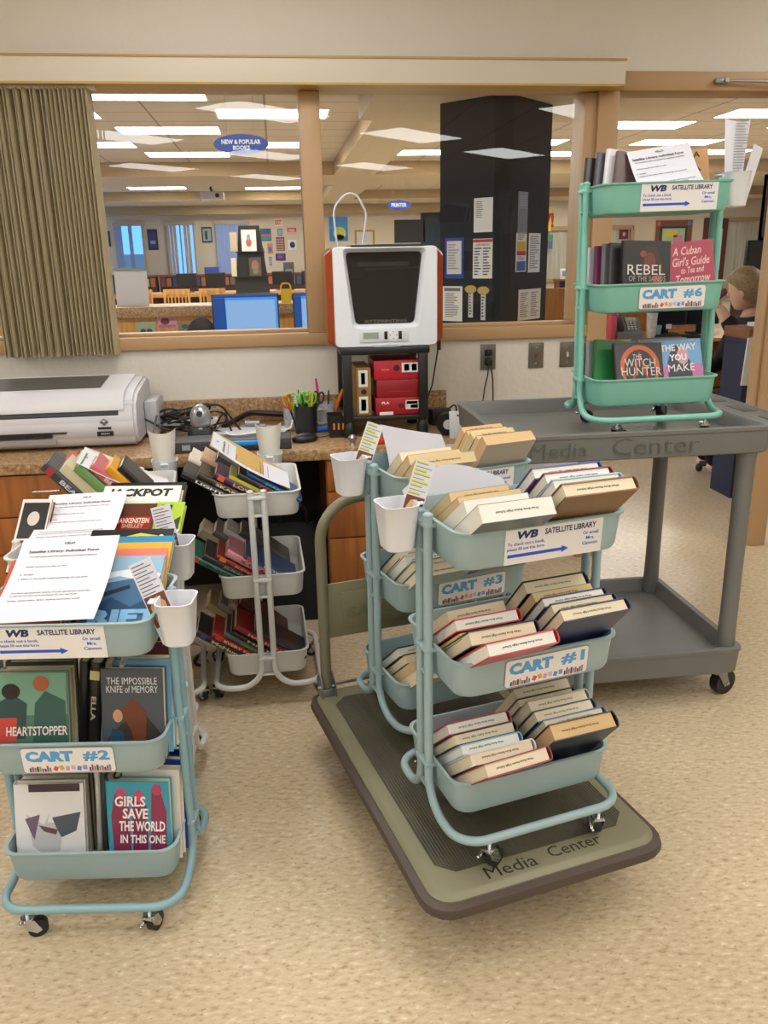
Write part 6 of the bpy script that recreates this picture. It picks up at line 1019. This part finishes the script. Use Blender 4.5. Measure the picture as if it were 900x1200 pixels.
for z, a, b_, cx in ((-.125, .03, .03, -.03), (-.115, .05, .042, -.03), (-.085, .072, .058, -.018), (-.045, .088, .068, -.006), (0, .097, .075, 0), (.045, .098, .077, .004), (.085, .082, .066, .008), (.112, .05, .042, .01), (.122, .015, .013, .01)): rings.append([(cx + a * math.cos(q * math.pi / 10), b_ * math.sin(q * math.pi / 10), z) for q in range(20)])
k.loft(rings, SKIN); k.loft([[(-.085, y * .012, .02 + z * .004) for y, z in ((-1, -1), (1, -1), (.6, 1), (-.6, 1))], [(-.112, y * .014, -.024 + z * .008) for y, z in ((-1, -1), (1, -1), (.5, 1), (-.5, 1))], [(-.09, y * .014, -.036 + z * .002) for y, z in ((-1, -1), (1, -1), (.6, 1), (-.6, 1))]], SKIN)
for s in (-1, 1): k.sph((.012, s * .076, -.012), (.036, .014, .058), SKIN, 10)
hd_ = k.build('head', None, pn, HM); k = MB()
for s in (-1, 1): k.sph((-.083, s * .03, .012), (.016, .022, .012), mat('#e8e4de', .3), 10).sph((-.09, s * .03, .012), (.006, .01, .01), mat('#3a2a20', .3), 8)
k.build('eyes', None, hd_); MB().sph((-.09, 0, -.066), (.014, .044, .012), mat('#a85a54', .5), 10).build('mouth', None, hd_)
k = MB(); rings = []
for z, a, b_, cx in ((-.10, .03, .05, .066), (-.06, .062, .076, .048), (-.01, .08, .084, .034), (.03, .092, .087, .022), (.06, .1, .087, .008), (.095, .09, .076, .004), (.122, .058, .05, .006), (.134, .018, .016, .008)): rings.append([(cx + a * math.cos(q * math.pi / 10), b_ * math.sin(q * math.pi / 10), z) for q in range(20)])
k.loft(rings, HAIR).sph((.125, 0, -.01), (.1, .1, .1), HAIR, 16).tube([(.09, .0, -.07), (.1, .005, -.11), (.095, .01, -.15)], [.03, .022, .008], HAIR, 10); k.build('hair', None, hd_)
k = hand(MB(), Matrix.Translation((-.205, -.105, 1.155)) @ Matrix.Rotation(R(155), 4, 'Z') @ Matrix.Rotation(R(-20), 4, 'Y'), SKIN); k.build('hand', None, pn); k = hand(MB(), Matrix.Translation((-.235, .14, .75)) @ Matrix.Rotation(R(180), 4, 'Z'), SKIN); k.build('hand', None, pn)
t = thing('phone_handset', 'dark red handset held before the seated person\'s face', 'handset', TR(HX - .26, HY - .13, 1.11, R(20)) @ Matrix.Rotation(R(-30), 4, 'Y')); MB().box((.05, 0, .04), (.15, .03, .04), mat('#6a1a24', .4), .012).build('body', None, t)
t = thing('office_chair', 'black office chair under the seated person in the doorway', 'chair', TR(HX + .12, HY, 0)); MB().box((0, 0, .40), (.46, .46, .07), CLOTH, .03).build('seat', None, t); MB().box((.26, 0, .82), (.07, .44, .5), CLOTH, .03).build('backrest', None, t); MB().cyl((0, 0, .06), (0, 0, .38), .03, DKGREY).box((.24, 0, .5), (.04, .06, .3), DKGREY).build('post', None, t)
for i in range(5): a = i * 2 * math.pi / 5; MB().tube([(0, 0, .09), (.27 * math.cos(a), .27 * math.sin(a), .055)], .018, DKGREY).sph((.27 * math.cos(a), .27 * math.sin(a), .03), (.05, .05, .06), BLACK, 8).build('leg', None, t)
# second person, mostly hidden behind the column, one arm showing
p2 = thing('person', 'person behind the dark column with only a bare forearm showing', 'person', TR(2.62, 9.2, 0, R(0)))
bv = [(-.1, 0, .9), (-.1, 0, 1.1), (-.1, 0, 1.3), (-.1, 0, 1.42), (-.1, 0, 1.52), (.08, 0, 1.38), (.22, -.06, 1.2), (.26, -.14, .98), (-.28, 0, 1.38), (-.33, 0, 1.12), (-.32, -.05, .88), (0, 0, .86), (0, 0, .46), (0, 0, .06), (-.2, 0, .86), (-.2, 0, .46), (-.2, 0, .06), (0, -.12, .03), (-.2, -.12, .03)]
be = [(0, 1), (1, 2), (2, 3), (3, 4), (3, 5), (5, 6), (6, 7), (3, 8), (8, 9), (9, 10), (0, 11), (11, 12), (12, 13), (0, 14), (14, 15), (15, 16), (13, 17), (16, 18)]
skinned('body', bv, be, [.14, .12, .14, .07, .05, .06, .048, .03, .06, .046, .03, .085, .06, .045, .085, .06, .045, .04, .04], SKIN, p2)
skinned('clothes', bv[:4] + [bv[5], (.15, -.03, 1.29), bv[8], (-.31, 0, 1.25), bv[11], bv[12], bv[14], bv[15]], [(0, 1), (1, 2), (2, 3), (3, 4), (4, 5), (3, 6), (6, 7), (0, 8), (8, 9), (0, 10), (10, 11)], [.155, .135, .155, .08, .075, .062, .075, .062, .1, .075, .1, .075], mat('#3a4458', .8), p2)
k = MB(); rings = []
for z, a, b_ in ((-.12, .03, .03), (-.09, .055, .065), (-.03, .068, .085), (.04, .075, .096), (.09, .06, .075), (.118, .02, .02)): rings.append([(a * math.cos(q * math.pi / 8), b_ * math.sin(q * math.pi / 8), z) for q in range(16)])
k.loft(rings, SKIN).build('head', None, p2, TR(-.1, 0, 1.64)); MB().sph((-.1, .015, 1.68), (.165, .2, .19), mat('#3a2c22', .6), 14).build('hair', None, p2)
hand(MB(), Matrix.Translation((.26, -.14, .985)) @ Matrix.Rotation(R(85), 4, 'Y') @ Matrix.Rotation(R(20), 4, 'Z'), SKIN).build('hand', None, p2)
